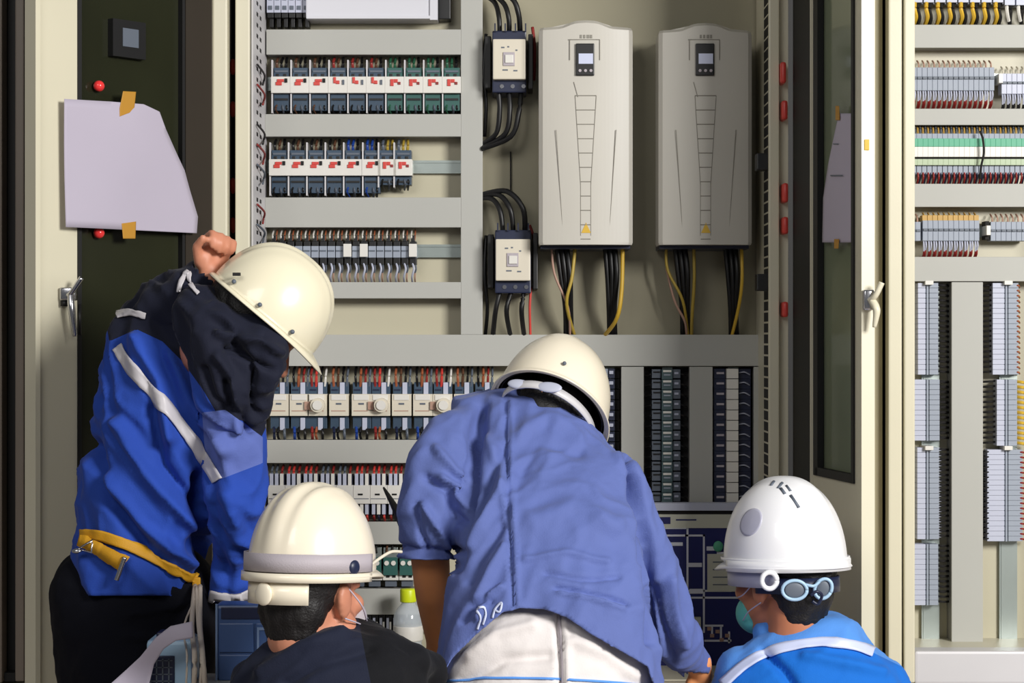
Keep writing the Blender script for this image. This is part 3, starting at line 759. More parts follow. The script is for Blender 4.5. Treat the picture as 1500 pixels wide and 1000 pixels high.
cable([(712, 345, -.05), (710, 400, -.06), (714, 450, -.05), (711, 490, -.03)], .0045, 'black', 'black wire running down left of the lower contactor', G)
cable([(712, 50, -.05), (709, 100, -.06), (712, 150, -.05), (710, 200, -.03)], .0045, 'black', 'black wire running down left of the upper contactor', G)
cable([(776, 330, -.05), (782, 350, -.06), (783, 385, -.05)], .0035, 'darkred', 'short dark red wire on the right of the lower contactor', G)

# ============================================================ UPRIGHT COLUMNS (main cabinet)
o1 = flat('terminal_block', [('b', -22, 0, -9, 13, .012, .045, M['greydark']), ('b', -20, 3, -10, 5, .045, .047, M['slot']), ('b', -8, 0, 8, 14.5, .012, .055, M['greyteal']), ('b', -6, 1, 6, 4, .055, .058, M['white']), ('b', -5, 7, 5, 9, .055, .057, M['grey']), ('b', 9, 0, 20, 13, .012, .045, M['greydark']), ('b', 11, 4, 17, 7, .045, .047, M['lilac']),
    ('w', [(-20, 6, .04), (-26, 8, .045), (-31, 10, .02)], .002, M['black']), ('w', [(19, 6, .04), (25, 8, .045), (30, 10, .02)], .002, M['slot'])], 'terminal')
for i in range(13):
    place(o1, 978, 541 + i * 15.1, i == 0, 'teal and white upright terminal, %s in the middle column' % from_top(i, 13), 'upright column of teal terminals')
o2 = flat('circuit_breaker', [('b', -8, 0, 9, 14.2, .012, .065, M['white']), ('b', -8, 14.2, 9, 15.2, .012, .05, M['greydark']), ('b', -26, 0, -9, 15, .012, .045, M['navyplastic']), ('b', -22, 5, -11, 8, .045, .048, M['strapgrey']), ('b', 10, 0, 29, 15, .012, .04, M['navyplastic']), ('w', [(12, 6, .042), (19, 5, .05), (27, 9, .042)], .0016, M['lilac'])], 'circuit breaker')
for i in range(13):
    place(o2, 1073, 540 + i * 15.2, i == 0, 'white fronted breaker, %s in the upright breaker column' % from_top(i, 13), 'upright column of white breakers')
o3 = flat('terminal_block', [('b', -10, 0, 2, 13, .012, .05, M['grey']), ('b', 3, 0, 12, 14, .012, .045, M['navyplastic']), ('b', 4, 3, 10, 8, .045, .05, M['lilac']), ('b', 12, 0, 20, 14.5, .012, .03, M['slot'])], 'terminal')
for i in range(12):
    place(o3, 889, 540 + i * 15.5, i == 0, 'small grey terminal, %s in column behind middle helmet' % from_top(i, 12), 'column of terminals behind the helmet')
# dark backing trays under the columns
for (x0, x1, lab) in ((944, 1009, 'dark backing tray behind the teal terminals'), (1045, 1103, 'dark backing tray behind the white breakers')):
    a = P(x0, 538, -.01); c = P(x1, 738, -.01); b = MB(); b.box((a.x, -.0115, c.z), (c.x, -.0002, a.z)); o = b.build('backing_tray', M['slot']); tag(o, lab, 'backing tray', 'dark backing trays')

# ============================================================ DIAGRAM BOARD
YB = -.10
def bx(b, x0, y0, x1, y1, d0=0, d1=.002, m=None):
    a = P(x0, y0, YB); c = P(x1, y1, YB); b.box((a.x, YB - d1, c.z), (c.x, YB - d0, a.z), m)
a = P(925, 738, YB); 
t = thing('diagram_board', (P(1020, 738, YB).x, YB, Z(1000, YB)), 'navy blue board with white line diagram beside the white helmet', 'diagram board')
b = MB(); bx(b, 925, 747, 1108, 1030, -.012, 0); b.build('board', M['navyboard'], t)
b = MB(); bx(b, 925, 736, 1108, 747, -.02, .012); b.build('top_rail', M['lilac'], t)
b = MB(); bx(b, 925, 747, 1108, 753, -.01, .001); b.build('shadow_strip', M['slot'], t)  # black strip painting the shade under the top rail
b = MB(); bx(b, 925, 753, 1108, 773); bh = b.build('header_strip', M['boardbeige'], t)
b = MB(); bx(b, 942, 757, 982, 767, .002, .003); bx(b, 990, 760, 1020, 762, .002, .003); b.build_each('header_label', M['navyboard'], bh)
b = MB()
def ln(x0, y0, x1, y1): bx(b, min(x0, x1) - 1.4, min(y0, y1) - 1.4, max(x0, x1) + 1.4, max(y0, y1) + 1.4, 0, .0015)
for seg in ((972, 773, 1006, 773), (973, 774, 973, 784), (1007, 773, 1007, 905), (1005, 784, 1031, 784), (1031, 784, 1031, 925), (960, 784, 1005, 784), (985, 865, 1070, 865), (990, 875, 1085, 875), (1004, 860, 1004, 905), (1033, 916, 1058, 916), (1033, 938, 1070, 938), (1043, 918, 1043, 928), (1056, 918, 1056, 938), (1068, 926, 1068, 940)): ln(*seg)
b.build_each('diagram_line', M['boardline'], t)
b = MB()
for q in ((972, 794, 1000, 799), (1008, 824, 1028, 830), (1010, 862, 1030, 869), (1035, 800, 1048, 806), (1050, 808, 1060, 811)): bx(b, *q, 0, .0025)
b.build_each('name_strip', M['boardline'], t)
b = MB(); bx(b, 1036, 811, 1078, 866, 0, .003); ps = b.build('legend_plate', M['boardbeige'], t)
b = MB()
for k in range(4): bx(b, 1044, 822 + k * 11, 1070, 823.5 + k * 11, .003, .004)
b.build_each('legend_line', M['greydark'], ps)
b = MB(); bx(b, 998, 903, 1026, 940, 0, .012); ps = b.build('switch_block', M['boardbeige'], t)
b = MB()
for k in range(3): bx(b, 1001, 912 + k * 10, 1023, 913.5 + k * 10, .012, .013)
b.build_each('block_line', M['greydark'], ps)
b = MB()
for (u, v) in ((1036, 918), (1048, 922), (1040, 928), (1054, 934), (1062, 928)): bx(b, u, v, u + 6, v + 5, 0, .003)
b.build_each('red_tag', M['pinkwire'], t)
c = P(1052, 800, YB - .006); b = MB(); b.ell(c, (.012, .006, .013)); b.build('green_knob', M['green'], t, True)

# ============================================================ RIGHT CABINET
def rowset(items, x0, pitch, n, py, base, desc, group, cat='terminal', name='terminal_block', skip=()):
    o = flat(name, items, cat); first = True
    for i in range(n):
        if i in skip: continue
        place(o, x0 + i * pitch, py, first, '%s, %s %s' % (base, from_left(i, n), desc), group); first = False
pw = 7.6
# yellow wires at the very top
rowset([('b', 0, -50, 15, 4, .012, .055, M['lilac']), ('b', 14.5, -50, 16, 6, .012, .05, M['navyplastic']), ('w', [(5, 0, .045), (3, 14, .06), (6, 26, .05), (4, 38, .02)], .0052, M['yellow']), ('w', [(11, 2, .04), (9, 14, .052), (12, 26, .045), (11, 38, .02)], .0045, M['slot'])],
       1338, 17, 8, -2, 'terminal with fat yellow wire', 'at the top of right cabinet', 'yellow wired terminals')
rowset([('b', 0, -50, 15, 8, .012, .055, M['lilac']), ('w', [(5, 0, .045), (3, 16, .055), (8, 30, .04)], .0045, M['white']), ('w', [(11, 6, .04), (9, 18, .052), (12, 38, .02)], .0045, M['slot'])],
       1474, 17, 3, -2, 'terminal with white wire', 'at the upper right corner', 'white wired terminals')
def tw(h, body, top, bot, mid=None, tk=.0022):
    it = [('w', [(3.6, -12, .02), (3.6, -6, .04), (3.8, 4, .04)], tk, top), ('b', .1, 0, 7.4, h, .012, .05, body), ('b', .5, h * .40, 7.2, h * .52, .05, .054, M['greydark']),
          ('w', [(2.2, h - 4, .04), (2, h + 7, .048), (2.4, h + 15, .044)], tk, M['lilac']), ('w', [(5.2, h - 4, .04), (5.6, h + 6, .046), (5, h + 13, .04)], tk, M['lilac']), ('w', [(2.4, h + 14, .044), (3, h + 19, .036), (3, h + 26, .02)], tk, bot), ('w', [(5, h + 12, .04), (5.4, h + 19, .036), (5, h + 26, .02)], tk, bot)]
    if mid: it.append(mid)
    return it
rowset(tw(34, M['grey'], M['pinkwire'], M['darkred']), 1338, pw, 16, 97, 'grey terminal with red wires', 'in the first row of right cabinet', 'right cabinet first row terminals')
rowset(tw(30, M['lilac'], M['cream'], M['slot']), 1470, pw, 6, 106, 'pale grey black wired terminal', 'right of first row end stop', 'right cabinet first row pale terminals')
rowset([('b', 0, 0, 6, 14, .012, .065, M['white'])], 1464, 10, 1, 107, 'small white end stop', 'on the first row rail of right cabinet', 'white end stops', 'end stop', 'end_stop')
# green/white row: narrow terminals, green on top, white centre
rowset([('w', [(2, -4, .02), (2, 0, .04), (2.6, 10, .04)], .002, M['tan']), ('w', [(5.4, -4, .02), (5.6, 0, .045), (5.2, 12, .04)], .0022, M['greydark']), ('b', .1, 8, 7.5, 16, .012, .046, M['grey']), ('b', 0, 16, 7.62, 28, .012, .06, M['green']), ('b', 0, 28, 7.62, 43, .012, .058, M['white']), ('b', 0, 43, 7.62, 46, .012, .05, M['slot']), ('b', 0, 46, 7.62, 55, .012, .055, M['palegreen']), ('b', .4, 55, 7.2, 68, .012, .045, M['grey']),
        ('w', [(2, 64, .042), (2.2, 74, .046), (2, 86, .02)], .0024, M['darkred']), ('w', [(5.4, 64, .042), (5.4, 72, .044), (5.4, 86, .02)], .002, M['navyplastic'])],
       1338, 7.62, 22, 186, 'green and white terminal', 'in the green row of right cabinet', 'right cabinet green terminals')
o = cable([(1436, 192, -.07), (1440, 205, -.078), (1441, 225, -.078), (1437, 245, -.07), (1436, 262, -.06)], .0028, 'slot', 'black wire crossing the green terminals in right cabinet', 'control wires')
rowset(tw(30, M['grey'], M['tan'], M['darkred'], ('b', .2, -8, 7.4, 2, .012, .044, M['tan'])), 1354, pw, 11, 322, 'grey terminal with ochre top', 'in the third row of right cabinet', 'right cabinet third row terminals')
rowset(tw(28, M['grey'], M['pinkwire'], M['slot'])[:3], 1454, pw, 7, 324, 'plain grey terminal', 'right of the third row end stop', 'right cabinet third row plain terminals')
rowset(tw(28, M['grey'], M['pinkwire'], M['slot'])[:3], 1336, pw, 2, 324, 'grey terminal beside the frame', 'in third row of right cabinet', 'right cabinet third row edge terminals')
rowset([('b', 0, -7, 6, 0, .012, .05, M['slot']), ('b', 0, 0, 6, 14, .012, .065, M['white']), ('b', 0, 14, 6, 20, .012, .05, M['slot'])], 1446, 10, 1, 330, 'white end stop with black ends', 'in third row of right cabinet', 'white end stops', 'end stop', 'end_stop')
# upright columns
def colset(cx, y0, n, pitch, items, base, group):
    if cx < 1400: items = items + [('w', [(12, 2, .03), (24, 3, .04), (35, 4, .02)], .003, M['slot'])]
    else: items = items + [('w', [(-12, 2, .03), (-24, 3, .034), (-34, 4, .02)], .0028, M['slot'])]
    o = flat('terminal_block', items, 'terminal')
    for i in range(n): place(o, cx, y0 + i * pitch, i == 0, '%s, %s' % (base, from_top(i, n)), group)
def cterm(l, r, extra=[]): return [('b', l, 0, -3, 7.2, .012, .05, M['lilac']), ('b', -3, .4, 3, 7, .012, .046, M['grey']), ('b', -1, 0, 1.5, 7.4, .012, .05, M['grey']), ('b', 3, 0, r, 7.2, .012, .05, M['grey'])] + extra
wl = ('w', [(14, 3, .04), (22, 4, .046), (32, 5, .02)], .0018, M['slot'])
wr = ('w', [(16, 3, .04), (24, 4, .05), (34, 6, .03)], .0024, M['darkred'])
wy = ('w', [(16, 3, .04), (24, 4, .05), (34, 6, .03)], .0036, M['yellow'])
wo = ('w', [(14, 3, .04), (18, 4, .05), (24, 6, .02)], .0024, M['orange'])
colset(1361, 414, 18, 7.5, cterm(-14, 16), 'lilac upright terminal in top group of left column', 'right cabinet left column upper')
colset(1361, 556, 12, 7.5, cterm(-20, 18, [wl]), 'wide black wired upright terminal in left column', 'right cabinet left column second group')
colset(1361, 656, 18, 7.5, cterm(-15, 17, [('b', 17, 1, 22, 5, .012, .04, M['lilac'])]), 'upright terminal with side lug in left column', 'right cabinet left column third group')
colset(1361, 798, 12, 7.5, cterm(-20, 16), 'upright terminal in lowest group of left column', 'right cabinet left column lowest group')
colset(1477, 414, 18, 7.5, cterm(-20, 18, [wo]), 'orange wired upright terminal in right column', 'right cabinet right column upper')
colset(1477, 556, 13, 7.5, cterm(-14, 16, [wy]), 'yellow wired upright terminal in right column', 'right cabinet right column yellow group')
colset(1477, 659, 18, 7.5, cterm(-28, 24, [wr, ('w', [(-26, 3, .05), (-34, 4, .05), (-38, 6, .02)], .002, M['slot'])]), 'widest upright terminal with red wire in right column', 'right cabinet right column wide group')
for (x, y) in ((1361, 411), (1361, 653), (1477, 411), (1477, 653)):
    a = P(x - 6, y, -.06); c = P(x + 6, y + 6, -.06); b = MB(); b.box((a.x, -.064, c.z), (c.x, -.0002, a.z), bev=.001); o = b.build('end_stop', M['white'])
    tag(o, 'white end stop at the %s of the %s terminal column' % ('top' if y < 500 else 'middle', 'left' if x < 1400 else 'right'), 'end stop', 'white end stops')

# ============================================================ BOTTLE, CASE, INSTRUMENT
c = P(598, 862, -.14); zb = Z(975, -.14); s = S(-.14)
t = thing('plastic_bottle', (c.x, c.y, zs := .667), 'clear plastic water bottle with lime green cap beside the bent arm', 'bottle')
def lathe(b, cx, cy, prof, seg=28, m=None):
    b.rings([[(cx + r * math.cos(2 * PI * k / seg), cy + r * math.sin(2 * PI * k / seg), z) for k in range(seg)] for r, z in prof], m)
b = MB(); zt = c.z - 19 * s
lathe(b, c.x, c.y, [(.028, .667), (.034, .671), (.034, .72), (.032, .726), (.034, .732), (.035, zt - .05), (.034, zt - .03), (.026, zt - .016), (.0165, zt - .004), (.014, zt + .004), (.014, zt + .012)]); b.build('bottle_body', M['bottle'], t, True)
b = MB(); lathe(b, c.x, c.y, [(.0345, .68), (.0345, zt - .062)]); 
b = MB(); lathe(b, c.x, c.y, [(.0352, .732), (.0358, .735), (.0358, zt - .058), (.0352, zt - .056)]); b.build('label_sleeve', M['white'], t, True)
b = MB(); lathe(b, c.x, c.y, [(.019, zt), (.0195, zt + .002), (.0195, c.z - .003), (.018, c.z)]); b.build('cap', M['lime'], t, True)

# tool trolley below the frame that carries the case and the instrument
zt = .80
x0, x1, y0, y1 = -.735, -.44, -1.25, -1.045
t = thing('tool_trolley', ((x0 + x1) / 2, (y0 + y1) / 2, 0), 'grey tool trolley under the blue case and light blue instrument', 'trolley')
b = MB(); b.box((x0, y0, zt - .02), (x1, y1, zt), bev=.004); b.build('top', M['duct'], t)
for (u, v) in ((x0 + .02, y0 + .02), (x1 - .02, y0 + .02), (x0 + .02, y1 - .02), (x1 - .02, y1 - .02)):
    b = MB(); b.box((u - .012, v - .012, .05), (u + .012, v + .012, zt - .021)); b.build('post', M['greydark'], t)
    b = MB(); b.cyl((u - .01, v, .026), (u + .01, v, .026), .026); b.build('wheel', M['blackrub'], t)
b = MB(); b.box((x0 + .01, y0 + .01, .2), (x1 - .01, y1 - .01, .22)); b.build('shelf', M['duct'], t)

YC = -1.13; s = S(YC)
def fb(b, x0, y0_, x1, y1_, d0, d1, m=None, bev=0, Y=YC):
    a = P(x0, y0_, Y); c = P(x1, y1_, Y); b.box((a.x, Y + d0, max(c.z, zt + .0003)), (c.x, Y + d1, a.z), m, bev)
t = thing('organizer_case', (X(375, YC), YC + .035, zt), 'slate blue plastic case with grid of compartments beside kneeling worker', 'case')
b = MB(); fb(b, 315, 886, 432, 1040, .0, .07, None, .006); b.build('case_body', M['casebl'], t)
b = MB(); fb(b, 324, 889, 428, 906, -.003, .001, None, .001); b.build('handle_recess', M['casedk'], t)
b = MB()
for k in range(2):
    for j in range(3):
        fb(b, 321 + k * 54, 912 + j * 46, 372 + k * 54, 955 + j * 46, -.004, .001, None, .003)
b.build_each('compartment_lid', M['casebl'], t)
b = MB(); fb(b, 377, 918, 428, 922, -.006, -.003); fb(b, 377, 922, 380, 950, -.006, -.003); fb(b, 316, 884, 319, 1040, -.004, .0); b.build_each('edge_strip', M['caseline'], t)
b = MB(); fb(b, 392, 928, 398, 946, -.006, -.003); fb(b, 405, 930, 415, 932, -.006, -.003); b.build_each('printed_mark', M['caseline'], t)

YI = -1.21
t = thing('test_instrument', (X(240, YI), YI + .05, zt), 'light blue box instrument with dark grid window at lower left', 'instrument')
b = MB(); a = P(214, 938, YI); c = P(281, 1030, YI)
b.box((a.x, YI, zt + .0003), (c.x, YI + .10, a.z), bev=.008); bd = b.build('housing', M['lightblue'], t)
b = MB(); fb(b, 216, 960, 256, 1020, -.003, .002, None, .002, YI); wn = b.build('window_panel', M['casedk'], t)
b = MB()
for k in range(4): fb(b, 220 + k * 9, 964, 222 + k * 9, 1016, -.005, -.003, None, 0, YI)
for k in range(5): fb(b, 219, 966 + k * 10, 253, 967.5 + k * 10, -.005, -.003, None, 0, YI)
b.build_each('grid_line', M['greydark'], wn)
b = MB(); b.box((a.x + .015, YI + .02, a.z - .001), (c.x - .015, YI + .07, a.z + .012), bev=.004); b.build('carry_handle', M['casedk'], t)
# ============================================================ PEOPLE TOOLKIT
FS = 1.9
def bake(mb, voxel, smooth=6, fac=.5):
    me = mb.mesh('tmp'); me.materials.clear()
    o = bpy.data.objects.new('tmp', me); COL.objects.link(o)
    m = o.modifiers.new('r', 'REMESH'); m.mode = 'VOXEL'; m.voxel_size = voxel; m.adaptivity = 0
    if smooth:
        s = o.modifiers.new('s', 'SMOOTH'); s.iterations = smooth; s.factor = fac
    dg = bpy.context.evaluated_depsgraph_get(); dg.update()
    r = bpy.data.meshes.new_from_object(o.evaluated_get(dg))
    bpy.data.objects.remove(o)
    return r
def seg_d(px, py, a, b):
    dx, dy = b[0] - a[0], b[1] - a[1]; L = dx * dx + dy * dy
    t = max(0, min(1, ((px - a[0]) * dx + (py - a[1]) * dy) / L)) if L else 0
    return math.hypot(px - a[0] - t * dx, py - a[1] - t * dy), t
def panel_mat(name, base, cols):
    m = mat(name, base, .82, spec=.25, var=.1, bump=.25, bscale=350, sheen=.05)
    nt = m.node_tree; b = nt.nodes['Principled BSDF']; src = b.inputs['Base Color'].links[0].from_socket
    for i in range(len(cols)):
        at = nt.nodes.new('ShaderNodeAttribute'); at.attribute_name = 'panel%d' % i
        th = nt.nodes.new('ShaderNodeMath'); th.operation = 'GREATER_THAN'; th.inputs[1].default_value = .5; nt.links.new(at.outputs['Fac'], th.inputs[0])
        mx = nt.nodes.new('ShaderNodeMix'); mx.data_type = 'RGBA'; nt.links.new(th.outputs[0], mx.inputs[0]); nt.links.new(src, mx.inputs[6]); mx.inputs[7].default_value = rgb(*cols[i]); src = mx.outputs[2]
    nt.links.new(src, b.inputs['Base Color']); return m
def pdist(px, py, poly):
    d = min(seg_d(px, py, poly[i - 1], poly[i])[0] for i in range(len(poly)))
    return d if inpoly(px, py, poly) else -d
def displace(me, folds=(), amp=.003, freq=9, sdir=(0, 0, 1), stretch=3, seed=0, fine=.0008, fs=None):
    fs = fs or FS
    sd = Vector(sdir).normalized()
    nrm = [v.normal.copy() for v in me.vertices]
    for v, n in zip(me.vertices, nrm):
        p = v.co
        al = p.dot(sd); q = (p - sd * al) + sd * (al / stretch)
        q = q * freq + Vector((seed * 3.1, seed * 1.7, seed))
        w = noise.noise_vector(q * .5) * .6
        d = amp * (1 - 2.8 * abs(noise.noise(q + w))) + amp * .5 * (1 - 3 * abs(noise.noise(q * 2.1 + w * 2 + Vector((9, 4, 2)))))
        d += amp * .4 * noise.noise(q * 2.3 + Vector((5, 2, 1))) + fine * noise.noise(p * 90)
        if n.y < .35 and folds:
            px, py = proj(p)
            for pts, wd, am in folds:
                if px < min(a[0] for a in pts) - 2.5 * wd or px > max(a[0] for a in pts) + 2.5 * wd: continue
                if py < min(a[1] for a in pts) - 2.5 * wd or py > max(a[1] for a in pts) + 2.5 * wd: continue
                best = 1e9
                for i in range(len(pts) - 1):
                    dd, _ = seg_d(px, py, pts[i], pts[i + 1]); best = min(best, dd)
                if best < 2.5 * wd: d += fs * am * math.exp(-(best / wd) ** 2)
        v.co = p + n * d
    me.update()
def inpoly(x, y, poly):
    c = False; n = len(poly); j = n - 1
    for i in range(n):
        xi, yi = poly[i]; xj, yj = poly[j]
        if (yi > y) != (yj > y) and x < (xj - xi) * (y - yi) / (yj - yi) + xi: c = not c
        j = i
    return c
def interp(pts, x):
    if x <= pts[0][0]: return pts[0][1]
    for a, b in zip(pts, pts[1:]):
        if x <= b[0]: return a[1] + (b[1] - a[1]) * (x - a[0]) / (b[0] - a[0])
    return pts[-1][1]
BV = {}
def garment(name, mb, parent, mats, region=None, cut=None, snap=None, voxel=.006, smooth=6, label=None, thick=0, **kw):
    me = bake(mb, voxel, smooth)
    displace(me, **kw)
    if cut:
        bm = bmesh.new(); bm.from_mesh(me)
        kill = [f for f in bm.faces if cut(f.calc_center_median(), *proj(f.calc_center_median()))]
        bmesh.ops.delete(bm, geom=kill, context='FACES')
        if snap:
            for v in bm.verts:
                if v.is_boundary:
                    px, py = proj(v.co); t = snap(px, py, v.co)
                    if t is not None and abs(t - py) < 9: v.co.z = Z(t, v.co.y)
        bm.to_mesh(me); bm.free()
    for m in mats: me.materials.append(m)
    if region:
        for i, poly in enumerate(region):
            at = me.attributes.new('panel%d' % i, 'FLOAT', 'POINT')
            at.data.foreach_set('value', [max(0, min(1, .5 + pdist(*proj(v.co), poly) / 40)) for v in me.vertices])
    o = link(name, me, parent, True)
    BV[o.name] = bvh(me)
    if thick:
        md = o.modifiers.new('t', 'SOLIDIFY'); md.thickness = thick; md.offset = -1
    if label: o['label'] = label
    return o
def bvh(me):
    return BVHTree.FromPolygons([v.co.copy() for v in me.vertices], [tuple(p.vertices) for p in me.polygons])
def strip(tree, pts, width, m, name, parent, off=.003, thick=.0025, across=4, trees=None, label=None, taper=None):
    """a band of tape/webbing laid over the cloth along a path"""
    cl = [Vector((a, b_, 0)) for a, b_ in pts]
    if len(cl) > 2: cl, _ = catmull(cl, [1] * len(cl), 8)
    else: cl = [cl[0].lerp(cl[1], k / 12) for k in range(13)]
    vs = []; rows = 0
    last = None
    for i, c in enumerate(cl):
        t = (cl[min(i + 1, len(cl) - 1)] - cl[max(i - 1, 0)]).normalized(); nn = Vector((-t.y, t.x, 0))
        row = []
        for k in range(across + 1):
            q = c + nn * width * (k / across - .5)
            d = (P(q.x, q.y, 0) - CAM).normalized()
            best = None
            for tr in (trees or [tree]):
                h = tr.ray_cast(CAM, d)
                if h[0] is not None and (best is None or h[3] < best[3]): best = h
            if best is None: row.append(None)
            else: row.append((best[0], best[1]))
        if all(r is None for r in row): continue
        good = [r for r in row if r]
        row = [r if r else good[0] for r in row]
        vs.append(row); rows += 1
    if rows < 2: return None
    b = MB(); W = across + 1
    bot = [p + n * off for r in vs for p, n in r]; top = [p + n * (off + thick) for r in vs for p, n in r]
    N = len(bot); fs = []
    for i in range(rows - 1):
        for k in range(across):
            a = i * W + k; fs.append((a, a + 1, a + W + 1, a + W)); fs.append((N + a, N + a + W, N + a + W + 1, N + a + 1))
        for k in (0, across):
            a = i * W + k; fs.append((a, a + W, N + a + W, N + a))
    for i in (0, rows - 1):
        for k in range(across):
            a = i * W + k; fs.append((a, a + 1, N + a + 1, N + a))
    b.add(bot + top, fs)
    o = b.build(name, m, parent, True)
    if label: o['label'] = label
    return o
def loft(mb, rows, n=36, ex=2.3):
    """rows: (py, left px, right px, depth centre, half depth)"""
    rings = []
    for py, l, r, yc, hd in rows:
        s = S(yc); cx = ((l + r) / 2 - 750) * s; hw = (r - l) / 2 * s; z = Z(py, yc)
        ring = []
        for k in range(n):
            a = 2 * PI * k / n; ca, sa = math.cos(a), math.sin(a)
            ring.append((cx + hw * math.copysign(abs(ca) ** (2 / ex), ca), yc + hd * math.copysign(abs(sa) ** (2 / ex), sa), z))
        rings.append(ring)
    # densify
    mb.rings(rings); return mb
def chp(mb, pts):      # (px, py, y, r in px)
    mb.chain([(P(a, b_, y), r * S(y)) for a, b_, y, r in pts]); return mb
class Fr:
    def __init__(s, o, f, u):
        s.o = Vector(o); s.u = Vector(u).normalized(); f = Vector(f); s.f = (f - s.u * f.dot(s.u)).normalized(); s.r = s.f.cross(s.u).normalized()
        s.R = Matrix((s.r, s.f, s.u)).transposed()
    def p(s, x, y, z): return s.o + s.r * x + s.f * y + s.u * z
    def e(s, mb, c, rad, m=None): mb.ell(s.p(*c), rad, m, s.R); return mb
    def frame(s, c): return Fr(s.p(*c), s.f, s.u)
def head(mb, fr, neck):
    e = lambda c, r: fr.e(mb, c, r)
    e((0, -.012, .03), (.073, .092, .09)); e((0, .03, -.03), (.06, .06, .075)); e((0, .048, -.078), (.042, .042, .032))
    e((0, .03, .04), (.062, .062, .05))
    mb.chain([(fr.p(0, .088, .012), .008), (fr.p(0, .108, -.022), .012)]); e((-.01, .096, -.026), (.009, .01, .008)); e((.01, .096, -.026), (.009, .01, .008))
    for s in (-1, 1):
        e((s * .074, -.002, -.012), (.009, .02, .031)); e((s * .08, -.01, -.004), (.006, .016, .024)); e((s * .03, .083, .012), (.014, .009, .009)); e((s * .04, .065, -.02), (.022, .022, .02))
    e((0, .084, .03), (.048, .012, .009)); e((0, .09, -.052), (.024, .01, .006)); e((0, .088, -.062), (.021, .011, .007))
    mb.chain([(fr.p(0, -.025, -.03), .058), (fr.p(0, -.03, -.08), .056), (Vector(neck), .06)])
def hair(fr, parent, nape=-.055):
    mb = MB(); fr.e(mb, (0, -.03, .032), (.077, .088, .088)); fr.e(mb, (0, -.052, -.02), (.066, .05, .06)); fr.e(mb, (0, -.05, nape), (.052, .04, .035))
    me = bake(mb, .006, 4); displace(me, amp=.002, freq=45, fine=.001); me.materials.append(M['hair']); return link('hair', me, parent, True)
def hand(mb, w, d, pn, side, curl=(.5, .7, .5), sc=1, spread=.08):
    w = Vector(w); d = Vector(d).normalized(); pn = Vector(pn); pn = (pn - d * pn.dot(d)).normalized(); lat = d.cross(pn) * side
    Rm = Matrix((lat, pn, d)).transposed()
    mb.ell(w + d * .047 * sc, (.041 * sc, .016 * sc, .05 * sc), None, Rm)
    mb.ell(w + d * .03 * sc + lat * .022 * sc + pn * .008 * sc, (.018 * sc, .015 * sc, .032 * sc), None, Rm)
    mb.chain([(w - d * .03 * sc, .024 * sc), (w + d * .01 * sc, .024 * sc)])
    for i, L in enumerate((.072, .08, .074, .058)):
        p = w + (d * .083 + lat * (.030 - .0205 * i)) * sc; a = 0
        dd = (d + lat * (spread * (1.5 - i) * .5)).normalized(); pts = [(p, .0098 * sc)]
        for j, fr_ in enumerate((.45, .3, .25)):
            a += curl[j] * (1 + .08 * i)
            q = dd * math.cos(a) + pn * math.sin(a); p = p + q * L * fr_ * sc; pts.append((p, (.0092 - j * .0008) * sc))
        mb.chain(pts)
    b0 = w + (d * .022 + lat * .034) * sc; t1 = (lat * .55 + d * .75 + pn * .45).normalized(); b1 = b0 + t1 * .042 * sc
    t2 = (d * .75 + pn * .75 - lat * .05).normalized(); mb.chain([(b0, .0135 * sc), (b1, .0115 * sc), (b1 + t2 * .032 * sc, .0095 * sc)])
def body(mb, parent, m, voxel=.0055):
    me = bake(mb, voxel, 3, .4); me.materials.append(m); return link('body', me, parent, True)
def legs(b, t, hips, knees, ankles, toes, rr=(.085, .06, .045)):
    """b: body mesh builder, t: trouser builder"""
    for h, k, a, to in zip(hips, knees, ankles, toes):
        h, k, a, to = map(Vector, (h, k, a, to))
        b.chain([(h, rr[0]), (k, rr[1] * .85), (a, rr[2] * .8)]); b.chain([(a, .035), (to, .03)])
        t.chain([(h, rr[0] + .025), (h.lerp(k, .5), rr[0] + .005), (k, rr[1] + .018), (a + (k - a).normalized() * .05, rr[2] + .022)])
def boots(parent, ankles, toes):
    for a, to in zip(ankles, toes):
        a, to = Vector(a), Vector(to); mb = MB(); d = (to - a); d.z = 0; d.normalize()
        g = Vector((a.x, a.y, 0))
        mb.chain([(a + Vector((0, 0, .03)), .052), (Vector((a.x, a.y, .05)) - d * .02, .05), (Vector((a.x, a.y, .05)) + d * .08, .05), (Vector((a.x, a.y, .042)) + d * .16, .04)])
        x = MB()
        for v in mb.v: pass
        mb.v = [(v[0], v[1], max(v[2], .001)) for v in mb.v]
        me = bake(mb, .008, 3); me.materials.append(M['boot']); link('boot', me, parent, True)

